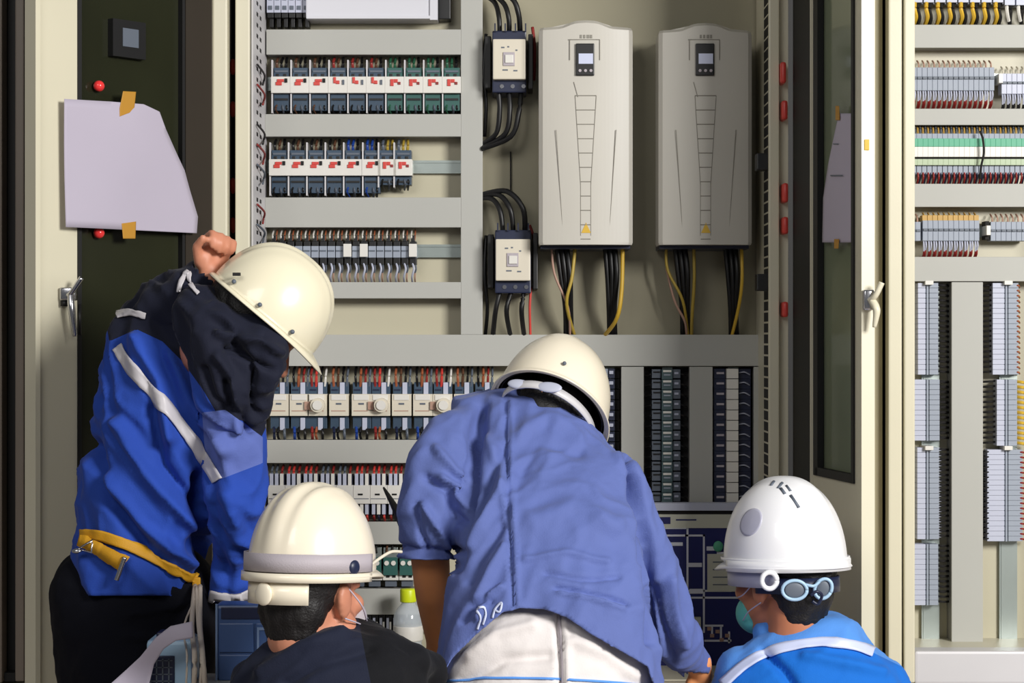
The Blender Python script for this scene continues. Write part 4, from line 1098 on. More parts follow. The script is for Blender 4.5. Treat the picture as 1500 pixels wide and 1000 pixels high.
def helmet(fr, parent, mt, a=.108, b_=.132, h=.15, kind='ridge', lip=.012, peak=.042, skirt=0, name='helmet', label=None):
    """fr origin = centre of the rim; x right, y front, z up"""
    nph, nth = 96, 26; mb = MB(); vs = []; fs = []
    rings = []
    for k, (out, dz) in enumerate(((1.0, -.004), (.6, .0), (.0, .003))):
        ring = []
        for j in range(nph):
            p = 2 * PI * j / nph; c, s = math.cos(p), math.sin(p)   # s = front
            pk = peak * max(0, s) ** 2.2 * out + (skirt * max(0, -s) ** 1.5 * out)
            R_ = lip * out + .003
            x = (a + R_) * c; y = (b_ + R_ + pk) * s
            ring.append((x, y, dz - (max(0, s) ** 3) * .012 * out))
        rings.append(ring)
    for i in range(nth):
        t = (i / (nth - 1)) * PI / 2 * .985; f = math.cos(t) ** .84; z = h * math.sin(t) ** .96
        ring = []
        for j in range(nph):
            p = 2 * PI * j / nph; c, s = math.cos(p), math.sin(p)
            x, y = a * f * c, b_ * f * s; zz = z
            k = min(1, (1 - f) * 2.2) if i else 0
            up = math.sin(t)
            if kind == 'ridge':
                g = math.exp(-(x / .013) ** 4) * .0045 + math.exp(-((abs(x) - .037) / .008) ** 2) * .003 - math.exp(-((abs(x) - .024) / .006) ** 2) * .0015
            elif kind == 'smooth':
                g = math.exp(-(x / .03) ** 4) * .003
            else:
                g = math.exp(-(x / .022) ** 4) * .005
            r = 1 + g * .6 * up / a
            ring.append((x * r, y * r, zz + g * up))
        rings.append(ring)
    vs = [fr.p(*q) for r in rings for q in r]
    n = nph
    for i in range(len(rings) - 1):
        for j in range(n):
            k = (j + 1) % n; fs.append((i * n + j, i * n + k, (i + 1) * n + k, (i + 1) * n + j))
    fs.append(tuple((len(rings) - 1) * n + j for j in range(n)))
    mb.add(vs, fs); o = mb.build(name, mt, parent, True)
    md = o.modifiers.new('t', 'SOLIDIFY'); md.thickness = .003; md.offset = 0
    if label: o['label'] = label
    # inner lining shell + headband
    mb = MB(); vs = []; fs = []; rr = []
    for i in range(12):
        t = (i / 11) * PI / 2 * .97; f = math.cos(t) ** .84; z = (h - .007) * math.sin(t) ** .96
        rr.append([fr.p((a - .005) * f * math.cos(2 * PI * j / 48), (b_ - .005) * f * math.sin(2 * PI * j / 48), z + .002) for j in range(48)])
    mb.rings(rr, None, False); l_ = mb.build('lining', M['helmet_in'], o, True); md = l_.modifiers.new('t', 'SOLIDIFY'); md.thickness = .0015
    return o
def band(fr, parent, m, ra, rb, z0, z1, name, th=.003, arc=(0, 2 * PI), tilt=0):
    """elliptic band around the head; arc measured from the right side, front = 90 degrees"""
    n = 48; full = abs(arc[1] - arc[0]) > 6.2; mb = MB(); prof = [(0, z0), (th, z0), (th, z1), (0, z1)]
    rings = []
    for k in range(n + (0 if full else 1)):
        p = arc[0] + (arc[1] - arc[0]) * k / n; c, s = math.cos(p), math.sin(p)
        rings.append([fr.p((ra + o_) * c, (rb + o_) * s, z + tilt * s) for o_, z in prof])
    vs = [q for r in rings for q in r]; fs = []; N = len(rings)
    for i in range(N if full else N - 1):
        for j in range(4):
            k = (j + 1) % 4; i2 = (i + 1) % N; fs.append((i * 4 + j, i * 4 + k, i2 * 4 + k, i2 * 4 + j))
    if not full: fs += [(0, 1, 2, 3), tuple((N - 1) * 4 + j for j in (3, 2, 1, 0))]
    mb.add(vs, fs); return mb.build(name, m, parent, True)
# ============================================================ WORKER A : standing at the left
w = thing('person', (X(195, -.9), -.9, 0), 'person standing at left in two tone blue jacket with yellow belt, arm raised', 'person', 'workers at the cabinet')
rows = [(448, 222, 300, -.92, .05), (458, 190, 325, -.92, .085), (475, 172, 350, -.91, .10), (510, 163, 372, -.91, .12), (560, 157, 372, -.91, .13), (620, 146, 368, -.91, .135), (690, 127, 352, -.91, .135), (750, 121, 325, -.91, .13), (800, 121, 300, -.91, .125), (845, 119, 290, -.91, .125), (880, 114, 288, -.91, .125)]
j = MB(); loft(j, rows)
chp(j, [(332, 600, -1.0, 40), (344, 660, -1.04, 39), (346, 740, -1.03, 37), (343, 820, -.96, 33), (341, 868, -.92, 31)])      # hanging arm
chp(j, [(338, 612, -1.03, 38), (362, 565, -1.09, 34), (376, 530, -1.11, 32), (392, 512, -1.11, 22)])      # bent sleeve under helmet
chp(j, [(312, 452, -1.04, 24), (338, 462, -1.06, 26), (380, 500, -1.09, 26)])
chp(j, [(300, 462, -1.05, 40), (325, 510, -1.09, 44), (335, 570, -1.07, 46)]); chp(j, [(330, 478, -1.08, 36), (372, 505, -1.10, 30)])
chp(j, [(222, 478, -.92, 46), (252, 452, -.96, 44), (275, 430, -.99, 34), (302, 405, -1.0, 21)])                          # raised arm
yoke = [(150, 440), (240, 380), (300, 380), (440, 480), (430, 530), (385, 600), (378, 640), (362, 618), (318, 606), (298, 572), (268, 530), (238, 500), (200, 482), (160, 500)]
navy = [(305, 470), (440, 440), (430, 540), (383, 640), (350, 612), (322, 600), (303, 560)]
lav = [(296, 604), (330, 600), (385, 640), (385, 678), (322, 702), (300, 660)]
def cutA(c, px, py):
    return (py > 882 and px > 300) or (px > 283 and py < 418 and (px - 283) * .8 + (418 - py) > 27) or py > 872 and px <= 300
foldsA = [([(205, 500), (235, 560), (250, 640)], 9, .010), ([(250, 520), (280, 590), (330, 660)], 9, .008), ([(175, 620), (215, 690), (280, 770)], 9, .009), ([(160, 700), (210, 770), (270, 820)], 9, .008),
          ([(225, 600), (240, 680), (285, 740)], 8, -.008), ([(140, 650), (160, 730), (215, 800)], 8, -.008), ([(290, 700), (298, 780), (300, 860)], 9, -.02), ([(320, 520), (345, 560), (350, 620)], 6, .007), ([(345, 500), (370, 545), (372, 600)], 5, -.008), ([(330, 560), (345, 600), (365, 630)], 5, -.007),
          ([(320, 490), (370, 500), (405, 515)], 5, .006), ([(330, 510), (360, 520), (395, 540)], 4, -.007), ([(300, 540), (312, 580), (330, 600)], 6, -.005), ([(335, 720), (350, 780), (368, 800)], 8, .007), ([(320, 740), (330, 810), (335, 860)], 6, -.003)]
jk = garment('jacket', j, w, [panel_mat('blue_navy_jacket', (38, 72, 166), [(24, 27, 44), (24, 27, 44), (92, 108, 176)])], [yoke, navy, lav], cutA, lambda px, py, c: 882 if px > 300 and py > 860 else (872 if py > 850 else None), .0055, 5, 'royal blue jacket with navy yoke and grey reflective stripes', .003, folds=foldsA, fs=3.0, amp=.012, freq=13, sdir=(.55, 0, -.83), stretch=3.5, seed=2)
tr = BV[jk.name]
strip(tr, [(172, 508), (190, 535), (222, 572), (262, 620), (295, 664), (320, 704)], 17, M['reflect'], 'reflective_stripe', w)
strip(tr, [(172, 462), (190, 458), (214, 463)], 10, M['reflect'], 'reflective_stripe', w)
strip(tr, [(309, 872), (330, 876), (352, 875), (373, 866)], 17, M['reflect'], 'reflective_stripe', w)
strip(tr, [(263, 428), (267, 410), (276, 399)], 6, M['reflect'], 'reflective_stripe', w)
strip(tr, [(277, 400), (280, 418), (290, 432)], 6, M['reflect'], 'reflective_stripe', w)
# body
b = MB(); loft(b, [(r[0] + 6, r[1] + 24, r[2] - 34, r[3] + .02, r[4] - .07) for r in rows if 500 < r[0] < 870] + [(900, 128, 268, -.91, .09)])
hc = P(385, 462, -1.02)
fA = Fr(hc, (.74, .12, -.62), (.64, .05, .765))
head(b, fA.frame((0, -.008, -.038)), P(318, 535, -.95))
chp(b, [(332, 610, -.98, 22), (346, 740, -1.0, 16), (345, 820, -.94, 14), (342, 876, -.89, 15)])
hand(b, P(340, 880, -.88), (0, .75, -.35), (0, -.3, -1), 1, (.3, .4, .3))
chp(b, [(222, 480, -.91, 26), (250, 454, -.94, 22), (275, 432, -.98, 20), (304, 406, -1.0, 16)])
hand(b, P(308, 402, -1.0), (.2, .1, 1), (.55, -.85, .1), -1, (1.2, 1.2, .8), .82)
hips = [Vector((X(155, -.91), -.91, .93)), Vector((X(240, -.91), -.91, .93))]
kn = [Vector((-.59, -.90, .5)), Vector((-.50, -.90, .5))]; kn = [Vector((hips[0].x, -.89, .5)), Vector((hips[1].x + .01, -.89, .5))]
an = [Vector((hips[0].x, -.93, .09)), Vector((hips[1].x + .02, -.93, .09))]; to = [a + Vector((0.02, .15, -.05)) for a in an]
t_ = MB(); legs(b, t_, hips, kn, an, to); loft(t_, [(855, 121, 287, -.91, .118), (900, 108, 288, -.91, .125), (960, 103, 288, -.91, .125), (1010, 104, 288, -.91, .12)])
body(b, w, M['skin2']); boots(w, an, to)
garment('trousers', t_, w, [M['blackcloth']], None, None, None, .008, 4, 'black navy trousers', 0, amp=.003, freq=12, sdir=(.9, 0, -.3), stretch=2.5, folds=[([(190, 900), (240, 890), (280, 880)], 5, .006), ([(185, 930), (230, 935), (275, 915)], 5, .005)])
hair(fA.frame((0, .004, -.036)), w, -.03)
hm = helmet(fA, w, M['helmet'], .112, .121, .14, 'ridge', .007, .03, name='helmet', label='ivory ridged safety helmet tipped forward')
m_ = MB(); q = fA.p(.112, -.085, .014); 
for (yy, zz) in ((-.085, .016), (-.02, .014), (.06, .014)):
    for sx in (.118, -.118): 
        c = fA.p(sx * math.sqrt(max(0, 1 - (yy / .128) ** 2)) , yy, zz); m_.ell(c, (.0045, .0045, .0045))
m_.build_each('rivet', M['greydark'], hm, True)
m_ = MB()
for sx in (1, -1):
    c = fA.p(sx * .098, -.09, .03); m_.box(c - Vector((.007, .006, .003)), c + Vector((.007, .006, .003)))
m_.build_each('strap_slot', M['slot'], hm)
# belt
tt = [tr]
for ch in [x for x in bpy.data.objects if x.parent == w and x.name.startswith('trousers')]: tt.append(BV[ch.name])
bl = strip(tr, [(121, 783), (150, 784), (185, 798), (225, 818), (262, 836), (286, 849)], 15, M['belt'], 'belt', w, .004, .004, 5, tt)
b2 = strip(tr, [(123, 792), (145, 800), (166, 813), (184, 826)], 20, M['belt'], 'belt_tail', bl, .012, .004, 1, tt)
def nearest(px, py, off=.01):
    d = (P(px, py, 0) - CAM).normalized(); best = None
    for k in tt:
        h = k.ray_cast(CAM, d)
        if h[0] is not None and (best is None or h[3] < best[3]): best = h
    return (best[0] + best[1] * off) if best else P(px, py, -1.04)
m_ = MB(); c = nearest(184, 828, .018); m_.tube([c + Vector((.008, 0, .022)), c, c + Vector((-.008, 0, -.022))], .005, None, 8); m_.build('buckle', M['steel'], bl, True)
m_ = MB(); c = nearest(138, 800, .02); pts = [c + Vector((.012, 0, .016)), c + Vector((-.018, 0, -.002)), c + Vector((.008, 0, -.008)), c + Vector((.012, 0, .016))]; m_.tube(pts, .0028, None, 8, False); c = c + Vector((-.02, 0, -.006)); m_.ell(c, (.010, .006, .005)); m_.build('carabiner', M['steel'], bl, True)
m_ = MB(); c = nearest(281, 848, .012); m_.box(c - Vector((.008, .004, .01)), c + Vector((.008, .004, .01)), bev=.003); m_.build('keeper', M['belt'], bl)
c0 = nearest(284, 862, .012)
for k, (x1, lab, r_) in enumerate(((284, 'cream', .005), (301, 'cream', .005), (272, '', .002), (293, '', .003))):
    m_ = MB(); m_.tube([c0 + Vector(((-.004, .006, .01, 0)[k], -.004 * k, .004)), P((281, 293, 270, 290)[k], 915, c0.y - .12), P((x1 + 1, x1 - 4, x1 + 2, x1 + 2)[k], 960, -1.27), P(x1, 1012, -1.275)], r_, None, 8)
    m_.build('lanyard', M['rope'], w, True)
m_ = MB(); c = nearest(107, 912, .0); c = P(107, 913, -.95); m_.ell(c, (.009, .008, .008)); m_.build('green_tag', M['green'], w, True)

# draped sheet at the lower left
YP = -1.255
bm = bmesh.new(); poly = [(150, 1012), (180, 985), (205, 962), (228, 934), (250, 917), (282, 910), (283, 934), (258, 938), (240, 950), (226, 972), (216, 1012)]
vs = [bm.verts.new((a, c, 0)) for a, c in poly]; bm.faces.new(vs); bmesh.ops.triangulate(bm, faces=bm.faces)
for k in range(3): bmesh.ops.subdivide_edges(bm, edges=bm.edges, cuts=1, use_grid_fill=True)
for v in bm.verts:
    x, y = v.co.x, v.co.y; v.co = P(x, y, YP + .018 * math.sin((x - 150) / 26) + .012 * math.sin(y / 17))
me = bpy.data.meshes.new('s'); bm.to_mesh(me); bm.free(); me.materials.append(M['paper']); o = link('paper_sheet', me, None, True)
md = o.modifiers.new('t', 'SOLIDIFY'); md.thickness = .0012; tag(o, 'crumpled pale lilac sheet draped beside the light blue instrument', 'paper')

# ============================================================ WORKER B : kneeling, bottom
YW = -1.42
w = thing('person', (X(480, YW), YW, 0), 'person crouching at bottom left centre in dark navy jacket, cream helmet with grey band', 'person', 'workers at the cabinet')
rows = [(906, 445, 520, -1.40, .05), (916, 425, 545, -1.41, .07), (930, 402, 572, YW, .085), (950, 380, 600, YW, .10), (975, 358, 618, YW, .115), (1005, 338, 628, YW, .12), (1080, 330, 625, YW, .13), (1200, 350, 610, -1.45, .13), (1330, 360, 590, -1.48, .14)]
j = MB(); loft(j, rows, ex=2.1)
chp(j, [(555, 950, -1.44, 32), (600, 968, -1.42, 30), (628, 985, -1.36, 24)]); chp(j, [(630, 985, -1.36, 22), (640, 1040, -1.2, 24), (600, 1060, -1.05, 20)])
chp(j, [(375, 1000, -1.42, 34), (355, 1090, -1.42, 32), (400, 1180, -1.3, 28), (430, 1180, -1.15, 22)])
chp(j, [(520, 935, -1.42, 30), (560, 945, -1.43, 30)])
shadeB = [[(520, 880), (700, 880), (700, 1500), (600, 1500), (545, 1010)]]  # shade on the right arm, put into the cloth colour
jk = garment('jacket', j, w, [panel_mat('dark_navy_jacket_cloth', (24, 29, 48), [(8, 9, 15)])], shadeB, None, None, .006, 6, 'dark navy jacket', .002, amp=.006, freq=10, sdir=(.8, 0, .6), stretch=3, seed=5, folds=[([(380, 985), (440, 950), (500, 930)], 9, .007), ([(420, 1000), (480, 970), (540, 950)], 9, -.006)])
hc = P(457, 838, YW)
fB = Fr(hc, (.55, .85, -.05), (.02, .06, 1)); hB = fB.frame((.0, .0, -.035))
b = MB(); loft(b, [(r[0] + 12, r[1] + 16, r[2] - 16, r[3], r[4] - .03) for r in rows if r[0] > 925], ex=2.1)
head(b, hB, P(480, 935, YW))
chp(b, [(555, 958, -1.44, 22), (628, 987, -1.36, 16), (640, 1040, -1.2, 16), (598, 1062, -1.03, 15)]); hand(b, P(590, 1066, -1.0), (-.2, .9, 0), (-.2, 0, -1), 1)
chp(b, [(375, 1000, -1.42, 24), (355, 1090, -1.42, 22), (400, 1180, -1.3, 18), (432, 1180, -1.12, 15)]); hand(b, P(436, 1180, -1.09), (.2, .9, 0), (.2, 0, -1), -1)
hips = [Vector((-.43, -1.45, .40)), Vector((-.27, -1.45, .40))]; kn = [Vector((-.36, -1.10, .54)), Vector((-.14, -1.12, .52))]; an = [Vector((-.37, -1.3, .09)), Vector((-.17, -1.34, .09))]; to = [a + Vector((.05, .15, -.05)) for a in an]
t_ = MB(); legs(b, t_, hips, kn, an, to); t_.ell((-.35, -1.46, .40), (.19, .13, .13))
body(b, w, M['skin2']); boots(w, an, to); garment('trousers', t_, w, [M['darkjacket']], None, None, None, .01, 4, amp=.002)
hair(hB, w, -.06)
hm = helmet(fB, w, M['helmet_c'], .104, .122, .152, 'ridge', .006, .03, label='cream ridged safety helmet with grey goggle band')
g = band(fB, w, M['strapgrey'], .107, .126, .005, .036, 'goggle_band', .004, (PI * 1.0, 2 * PI + .25))
band(fB, hm, M['helmet_c'], .105, .128, -.012, .003, 'rear_rim', .008, (PI * .9, 2 * PI + .2))
band(fB, hm, M['helmet_c'], .093, .125, -.05, -.012, 'nape_strap', .003, (PI * 1.02, 2 * PI - .8))
q = fB.p(.03, -.112, -.03); m_ = MB(); fB.e(m_, (-.0, -.13, -.032), (.018, .006, .02)); m_.build('adjuster_pad', M['helmet_c'], hm, True)
m_ = MB(); p0 = fB.p(.103, .03, .015); m_.tube([p0, p0 + Vector((.018, .02, .012)), p0 + Vector((.035, .04, .02)), p0 + Vector((.052, .06, .018))], .0028); m_.build('goggle_temple', M['cream'], w, True)
m_ = MB(); fB.e(m_, (-.104, -.02, .018), (.010, .02, .02)); fB.e(m_, (.106, -.02, .014), (.008, .014, .014)); m_.build_each('goggle_hinge', M['navyplastic'], g, True)
m_ = MB(); p0 = hB.p(.082, .0, .01); m_.tube([p0 + Vector((.0, .0, .0)), hB.p(.088, .03, -.02), hB.p(.07, .07, -.05)], .0014); m_.tube([hB.p(.083, -.01, -.04), hB.p(.08, .03, -.05), hB.p(.06, .08, -.06)], .0014); m_.build_each('mask_loop', M['paper'], w, True)
m_ = MB(); hB.e(m_, (0, .085, -.05), (.055, .035, .045)); me = bake(m_, .004, 2); me.materials.append(M['strapgrey']); link('face_mask', me, w, True)

# ============================================================ WORKER C : bending, centre
w = thing('person', (X(800, -1.25), -1.25, 0), 'person in the centre bending over, lavender blue shirt and off white trousers', 'person', 'workers at the cabinet')
rows = [(574, 690, 760, -.98, .03), (582, 662, 800, -.985, .06), (600, 660, 842, -.99, .085), (635, 664, 876, -1.02, .105), (670, 668, 905, -1.06, .12), (710, 670, 928, -1.10, .13), (760, 668, 945, -1.15, .135), (820, 662, 953, -1.19, .14), (880, 655, 960, -1.23, .145), (940, 648, 963, -1.26, .145), (1010, 642, 968, -1.28, .145)]
j = MB(); loft(j, rows, ex=2.5)
chp(j, [(700, 618, -1.02, 36), (668, 640, -1.06, 42), (644, 690, -1.11, 47), (630, 745, -1.13, 46), (625, 808, -1.12, 36)])
chp(j, [(765, 606, -1.02, 22), (810, 618, -1.03, 25), (850, 640, -1.03, 24)])
chp(j, [(905, 700, -1.1, 36), (938, 780, -1.1, 32), (955, 850, -1.08, 42), (975, 910, -1.05, 42), (1000, 950, -1.0, 32), (1018, 972, -.96, 22)])
hem = [(600, 1100), (641, 1000), (660, 965), (700, 925), (735, 896), (760, 890), (800, 891), (830, 903), (870, 930), (915, 955), (950, 975), (958, 1000), (966, 1100)]
def cutC(c, px, py):
    if px < 668 and py > 817 and c.y > -1.25 and px < 662 and inpoly(px, py, [(570, 817), (664, 821), (664, 870), (570, 870)]): return True
    if px > 1000 and py > 985: return True
    return 640 < px < 968 and py > interp(hem, px) and c.x < X(962, -1.2)
foldsC = [([(741, 585), (743, 700), (748, 800), (752, 885)], 3, -.005), ([(748, 590), (750, 700), (755, 800), (759, 885)], 3, .003),
          ([(706, 590), (700, 640), (690, 700), (682, 760), (668, 830)], 8, -.019), ([(712, 640), (735, 690), (742, 740)], 8, .006), ([(700, 760), (720, 700), (738, 660)], 6, -.007), ([(690, 800), (712, 760), (738, 715)], 6, .006), ([(690, 850), (715, 800), (735, 770)], 7, -.007), ([(700, 880), (720, 840), (740, 800)], 6, .006),
          ([(760, 640), (800, 610), (850, 640)], 9, .004), ([(762, 690), (790, 650), (850, 660)], 8, -.005), ([(800, 840), (850, 850), (905, 846)], 4, -.004), ([(815, 862), (870, 872), (915, 885)], 4, -.006), ([(820, 868), (870, 880), (910, 892)], 4, .005), ([(770, 820), (830, 810), (890, 822)], 5, .004),
          ([(918, 665), (932, 710), (942, 770), (940, 820)], 5, -.012), ([(926, 700), (945, 780), (950, 860), (955, 940)], 6, -.014), ([(640, 660), (665, 690), (680, 700)], 6, .008), ([(625, 700), (655, 720), (668, 760)], 6, -.009), ([(620, 740), (640, 770), (652, 800)], 5, .009), ([(645, 700), (672, 715), (680, 740)], 5, .009), ([(610, 740), (618, 780), (630, 808)], 4, -.008), ([(640, 620), (612, 680), (598, 750)], 9, .004),
          ([(590, 800), (625, 806), (665, 804)], 4, -.006), ([(590, 813), (625, 817), (662, 815)], 5, .006), ([(980, 850), (990, 900), (1000, 940)], 7, .008), ([(960, 860), (968, 910), (985, 960)], 6, -.01),
          ([(700, 905), (720, 870), (735, 860)], 4, .006), ([(680, 910), (700, 885), (718, 880)], 4, -.006), ([(780, 760), (840, 740), (900, 770)], 14, .006)]
jk = garment('shirt', j, w, [M['midblue']], None, cutC, lambda px, py, c: (818 if px < 664 and py < 860 else interp(hem, px)), .0055, 5, 'lavender blue work shirt with rolled left sleeve', .003, folds=foldsC, amp=.0055, freq=12, sdir=(.5, 0, .86), stretch=4, seed=9)
# white collar/undershirt line at the neck
b = MB(); loft(b, [(r[0] + 14, r[1] + 50, r[2] - 40, r[3] + .01, r[4] - .05) for r in rows if 600 < r[0] < 1000], ex=2.5)
hc = P(806, 604, -.98)
fC = Fr(hc, (.26, .85, -.55), (.30, .58, .78)); hC = fC.frame((0, 0, -.035))
head(b, fC.frame((0, .02, -.03)), P(790, 640, -1.0))
chp(b, [(672, 650, -1.04, 20), (650, 690, -1.07, 26), (630, 750, -1.11, 30), (630, 815, -1.11, 29), (634, 870, -1.09, 26), (641, 935, -1.05, 18)])
hand(b, P(642, 945, -1.04), (0, .45, -.9), (.5, .5, .2), 1, (.5, .6, .4))
chp(b, [(905, 720, -1.05, 18), (950, 850, -1.06, 20), (1000, 950, -1.0, 20), (1022, 978, -.95, 15)]); hand(b, P(1026, 984, -.94), (.1, .6, -.7), (-.5, .5, 0), -1)
hx = X(808, -1.3)
hips = [Vector((hx - .075, -1.27, .82)), Vector((hx + .075, -1.27, .82))]; kn = [Vector((hx - .11, -1.24, .48)), Vector((hx + .11, -1.24, .48))]; an = [Vector((hx - .12, -1.38, .09)), Vector((hx + .12, -1.38, .09))]; to = [a + Vector((.0, .15, -.05)) for a in an]
t_ = MB(); legs(b, t_, hips, kn, an, to)
loft(t_, [(872, 715, 850, -1.22, .10), (895, 690, 890, -1.235, .12), (930, 664, 926, -1.25, .128), (965, 656, 938, -1.262, .132), (1000, 650, 945, -1.27, .134), (1060, 652, 950, -1.28, .14)], ex=2.4)
body(b, w, M['skin3']); boots(w, an, to)
garment('trousers', t_, w, [M['whitecloth']], None, None, None, .006, 5, 'off white trousers with a dark centre seam', 0, amp=.0035, freq=7, sdir=(.5, 0, .8), stretch=3, seed=3,
        folds=[([(817, 905), (820, 950), (822, 1010)], 4, -.008), ([(826, 905), (829, 950), (831, 1010)], 5, .004), ([(690, 960), (730, 930), (780, 915)], 8, .005), ([(680, 1000), (740, 965), (805, 960)], 8, -.006), ([(840, 940), (890, 960), (930, 990)], 8, .005)])
tw_ = [o for o in bpy.data.objects if o.parent == w and o.name.startswith('trousers')][0]
strip(BV[tw_.name], [(819, 896), (821, 930), (823, 970), (824, 1005)], 5, M['strapgrey'], 'centre_seam', w, .0008, .002, 2)
strip(BV[tw_.name], [(648, 998), (720, 993), (810, 994), (900, 999), (955, 1004)], 3.5, M['skyblue'], 'waist_piping', w, .0008, .002, 2)
hair(fC.frame((0, .03, -.025)), w, -.02)
hm = helmet(fC, w, M['helmet_c'], .110, .128, .158, 'smooth', .007, .03, label='smooth cream safety helmet tipped forward')
band(fC, hm, M['railwhite'], .094, .118, -.033, -.016, 'headband', .0025, (PI * .95, PI * 2.05))
m_ = MB(); fC.e(m_, (.03, -.117, -.025), (.026, .005, .012)); fC.e(m_, (-.035, -.112, -.022), (.022, .005, .011)); m_.build_each('ratchet_pad', M['lilac'], hm, True)
m_ = MB(); c = fC.p(.045, -.122, .032); m_.ell(c, (.004, .004, .004)); m_.build_each('rivet', M['greydark'], hm, True)
# embroidered mark and black pen in the sleeve
strip(BV[jk.name], [(700, 922), (704, 905), (699, 893), (708, 889), (712, 900), (708, 915)], 3, M['reflect_w'], 'embroidered_mark', jk, .001, .0012, 2)
strip(BV[jk.name], [(722, 905), (726, 892), (735, 883), (732, 896), (724, 892)], 3, M['reflect_w'], 'embroidered_mark', jk, .001, .0012, 2)
m_ = MB(); m_.tube([P(562, 714, -1.0), P(578, 742, -1.05), P(596, 778, -1.1)], [.002, .007, .012], None, 8); o = m_.build('probe', M['black'], w, True); o['label'] = 'black pointed probe held beside the sleeve'

# ============================================================ WORKER D : right, crouching
YD4 = -.97
w = thing('person', (X(1190, YD4), YD4, 0), 'person crouching at right in azure jacket, white vented helmet and face mask', 'person', 'workers at the cabinet')
rows = [(902, 1188, 1228, -.97, .045), (910, 1165, 1245, -.97, .06), (922, 1135, 1260, YD4, .075), (940, 1105, 1276, YD4, .09), (960, 1078, 1296, YD4, .105), (985, 1053, 1316, YD4, .12), (1010, 1038, 1332, YD4, .13), (1080, 1035, 1345, YD4, .135), (1200, 1075, 1310, -1.0, .13), (1330, 1085, 1300, -1.03, .14)]
j = MB(); loft(j, rows, ex=2.1)
chp(j, [(1085, 985, YD4, 34), (1060, 1060, -.95, 34), (1050, 1130, -.85, 28), (1060, 1120, -.7, 22)]); chp(j, [(1295, 1000, YD4, 34), (1320, 1080, -.95, 34), (1310, 1170, -.85, 28), (1260, 1150, -.72, 22)])
chp(j, [(1120, 925, -.95, 16), (1150, 915, -.97, 20)])
sline = [(1040, 1020), (1062, 1000), (1090, 976), (1125, 956), (1170, 945), (1210, 941), (1250, 946), (1280, 956), (1340, 985)]
regD = [[(900, 800), (1500, 800), (1500, 1030)] + sline[::-1]]
jk = garment('jacket', j, w, [panel_mat('azure_sky_jacket', (20, 106, 200), [(84, 144, 222)])], regD, None, None, .006, 6, 'azure jacket with pale blue shoulders and reflective stripe', .002, amp=.005, freq=9, sdir=(.8, 0, .6), stretch=3, seed=11,
             folds=[([(1120, 955), (1150, 985), (1165, 1010)], 7, -.010), ([(1180, 960), (1230, 970), (1290, 985)], 8, .006)])
strip(BV[jk.name], [(1060, 1003), (1090, 976), (1125, 956), (1170, 945), (1210, 941), (1250, 946), (1278, 956)], 14, M['reflect_w'], 'reflective_stripe', w)
hc = P(1150, 826, -.95)
fD = Fr(hc, (-.66, .74, -.06), (-.02, .05, 1)); hD = fD.frame((0, .005, -.035))
b = MB(); loft(b, [(r[0] + 12, r[1] + 16, r[2] - 16, r[3], r[4] - .03) for r in rows if r[0] > 920], ex=2.1)
head(b, hD, P(1165, 935, YD4))
chp(b, [(1085, 990, YD4, 24), (1050, 1130, -.85, 20), (1060, 1120, -.68, 15)]); hand(b, P(1062, 1118, -.65), (.1, .9, .1), (.2, 0, -1), -1)
chp(b, [(1295, 1005, YD4, 24), (1310, 1170, -.85, 20), (1258, 1150, -.70, 15)]); hand(b, P(1250, 1148, -.67), (-.2, .9, .1), (-.2, 0, -1), 1)
cx = X(1190, YD4); hips = [Vector((cx - .09, -1.02, .40)), Vector((cx + .09, -1.02, .40))]; kn = [Vector((cx - .15, -.66, .52)), Vector((cx + .13, -.66, .52))]; an = [Vector((cx - .13, -.86, .09)), Vector((cx + .12, -.86, .09))]; to = [a + Vector((-.02, .15, -.05)) for a in an]
t_ = MB(); legs(b, t_, hips, kn, an, to); t_.ell((cx, -1.03, .40), (.19, .13, .13))
body(b, w, M['skin']); boots(w, an, to); garment('trousers', t_, w, [M['darkjacket']], None, None, None, .01, 4, amp=.002)
hair(hD, w, -.06)
hm = helmet(fD, w, M['helmet_w'], .112, .126, .168, 'vent', .004, .03, .006, label='white vented safety helmet with grey side plate')
# deeper rear skirt
band(fD, hm, M['helmet_w'], .113, .129, -.010, .012, 'rear_skirt', .006, (PI * .85, PI * 2.15))
# vents over the crown
def on_helmet(fr, x, t, a, b_, h):
    f = math.cos(t) ** .72; y = -b_ * f * math.sqrt(max(0, 1 - (x / (a * f)) ** 2)); return x, y, h * math.sin(t) ** .96
m_ = MB(); hv = BVHTree.FromPolygons([v.co.copy() for v in hm.data.vertices], [tuple(p.vertices) for p in hm.data.polygons])
def onh(px, py, off=.002, tree=hv):
    d = (P(px, py, 0) - CAM).normalized(); h = tree.ray_cast(CAM, d); return h[0] + h[1] * (off if h[1].dot(d) < 0 else -off)
for (p, q, r_) in (((1130, 712), (1134, 706), .0035), ((1140, 716), (1146, 708), .0035), ((1150, 724), (1144, 716), .0035), ((1152, 712), (1158, 720), .003), ((1158, 726), (1170, 744), .0035)):
    m_.cyl(onh(*p, .001), onh(*q, .001), r_, None, 8)
m_.build_each('vent', M['greydark'], hm, True)
m_ = MB(); rg = []
for rr in (.05, .5, .85, 1.0, 1.06):
    rg.append([onh(1101 + 15 * rr * math.cos(2 * PI * k / 24) + 5 * rr * math.sin(2 * PI * k / 24), 765 - 20 * rr * math.sin(2 * PI * k / 24), .003 if rr < 1.05 else -.001) for k in range(24)])
m_.rings(rg[::-1]); m_.build('side_plate', M['plate_l'], hm, True)
band(fD, hm, M['plate_l'], .1, .118, -.04, -.004, 'headband', .004, (PI * .72, PI * 1.15))
band(fD, hm, M['helmet_w'], .1165, .131, .010, .016, 'rim_bead', .002)
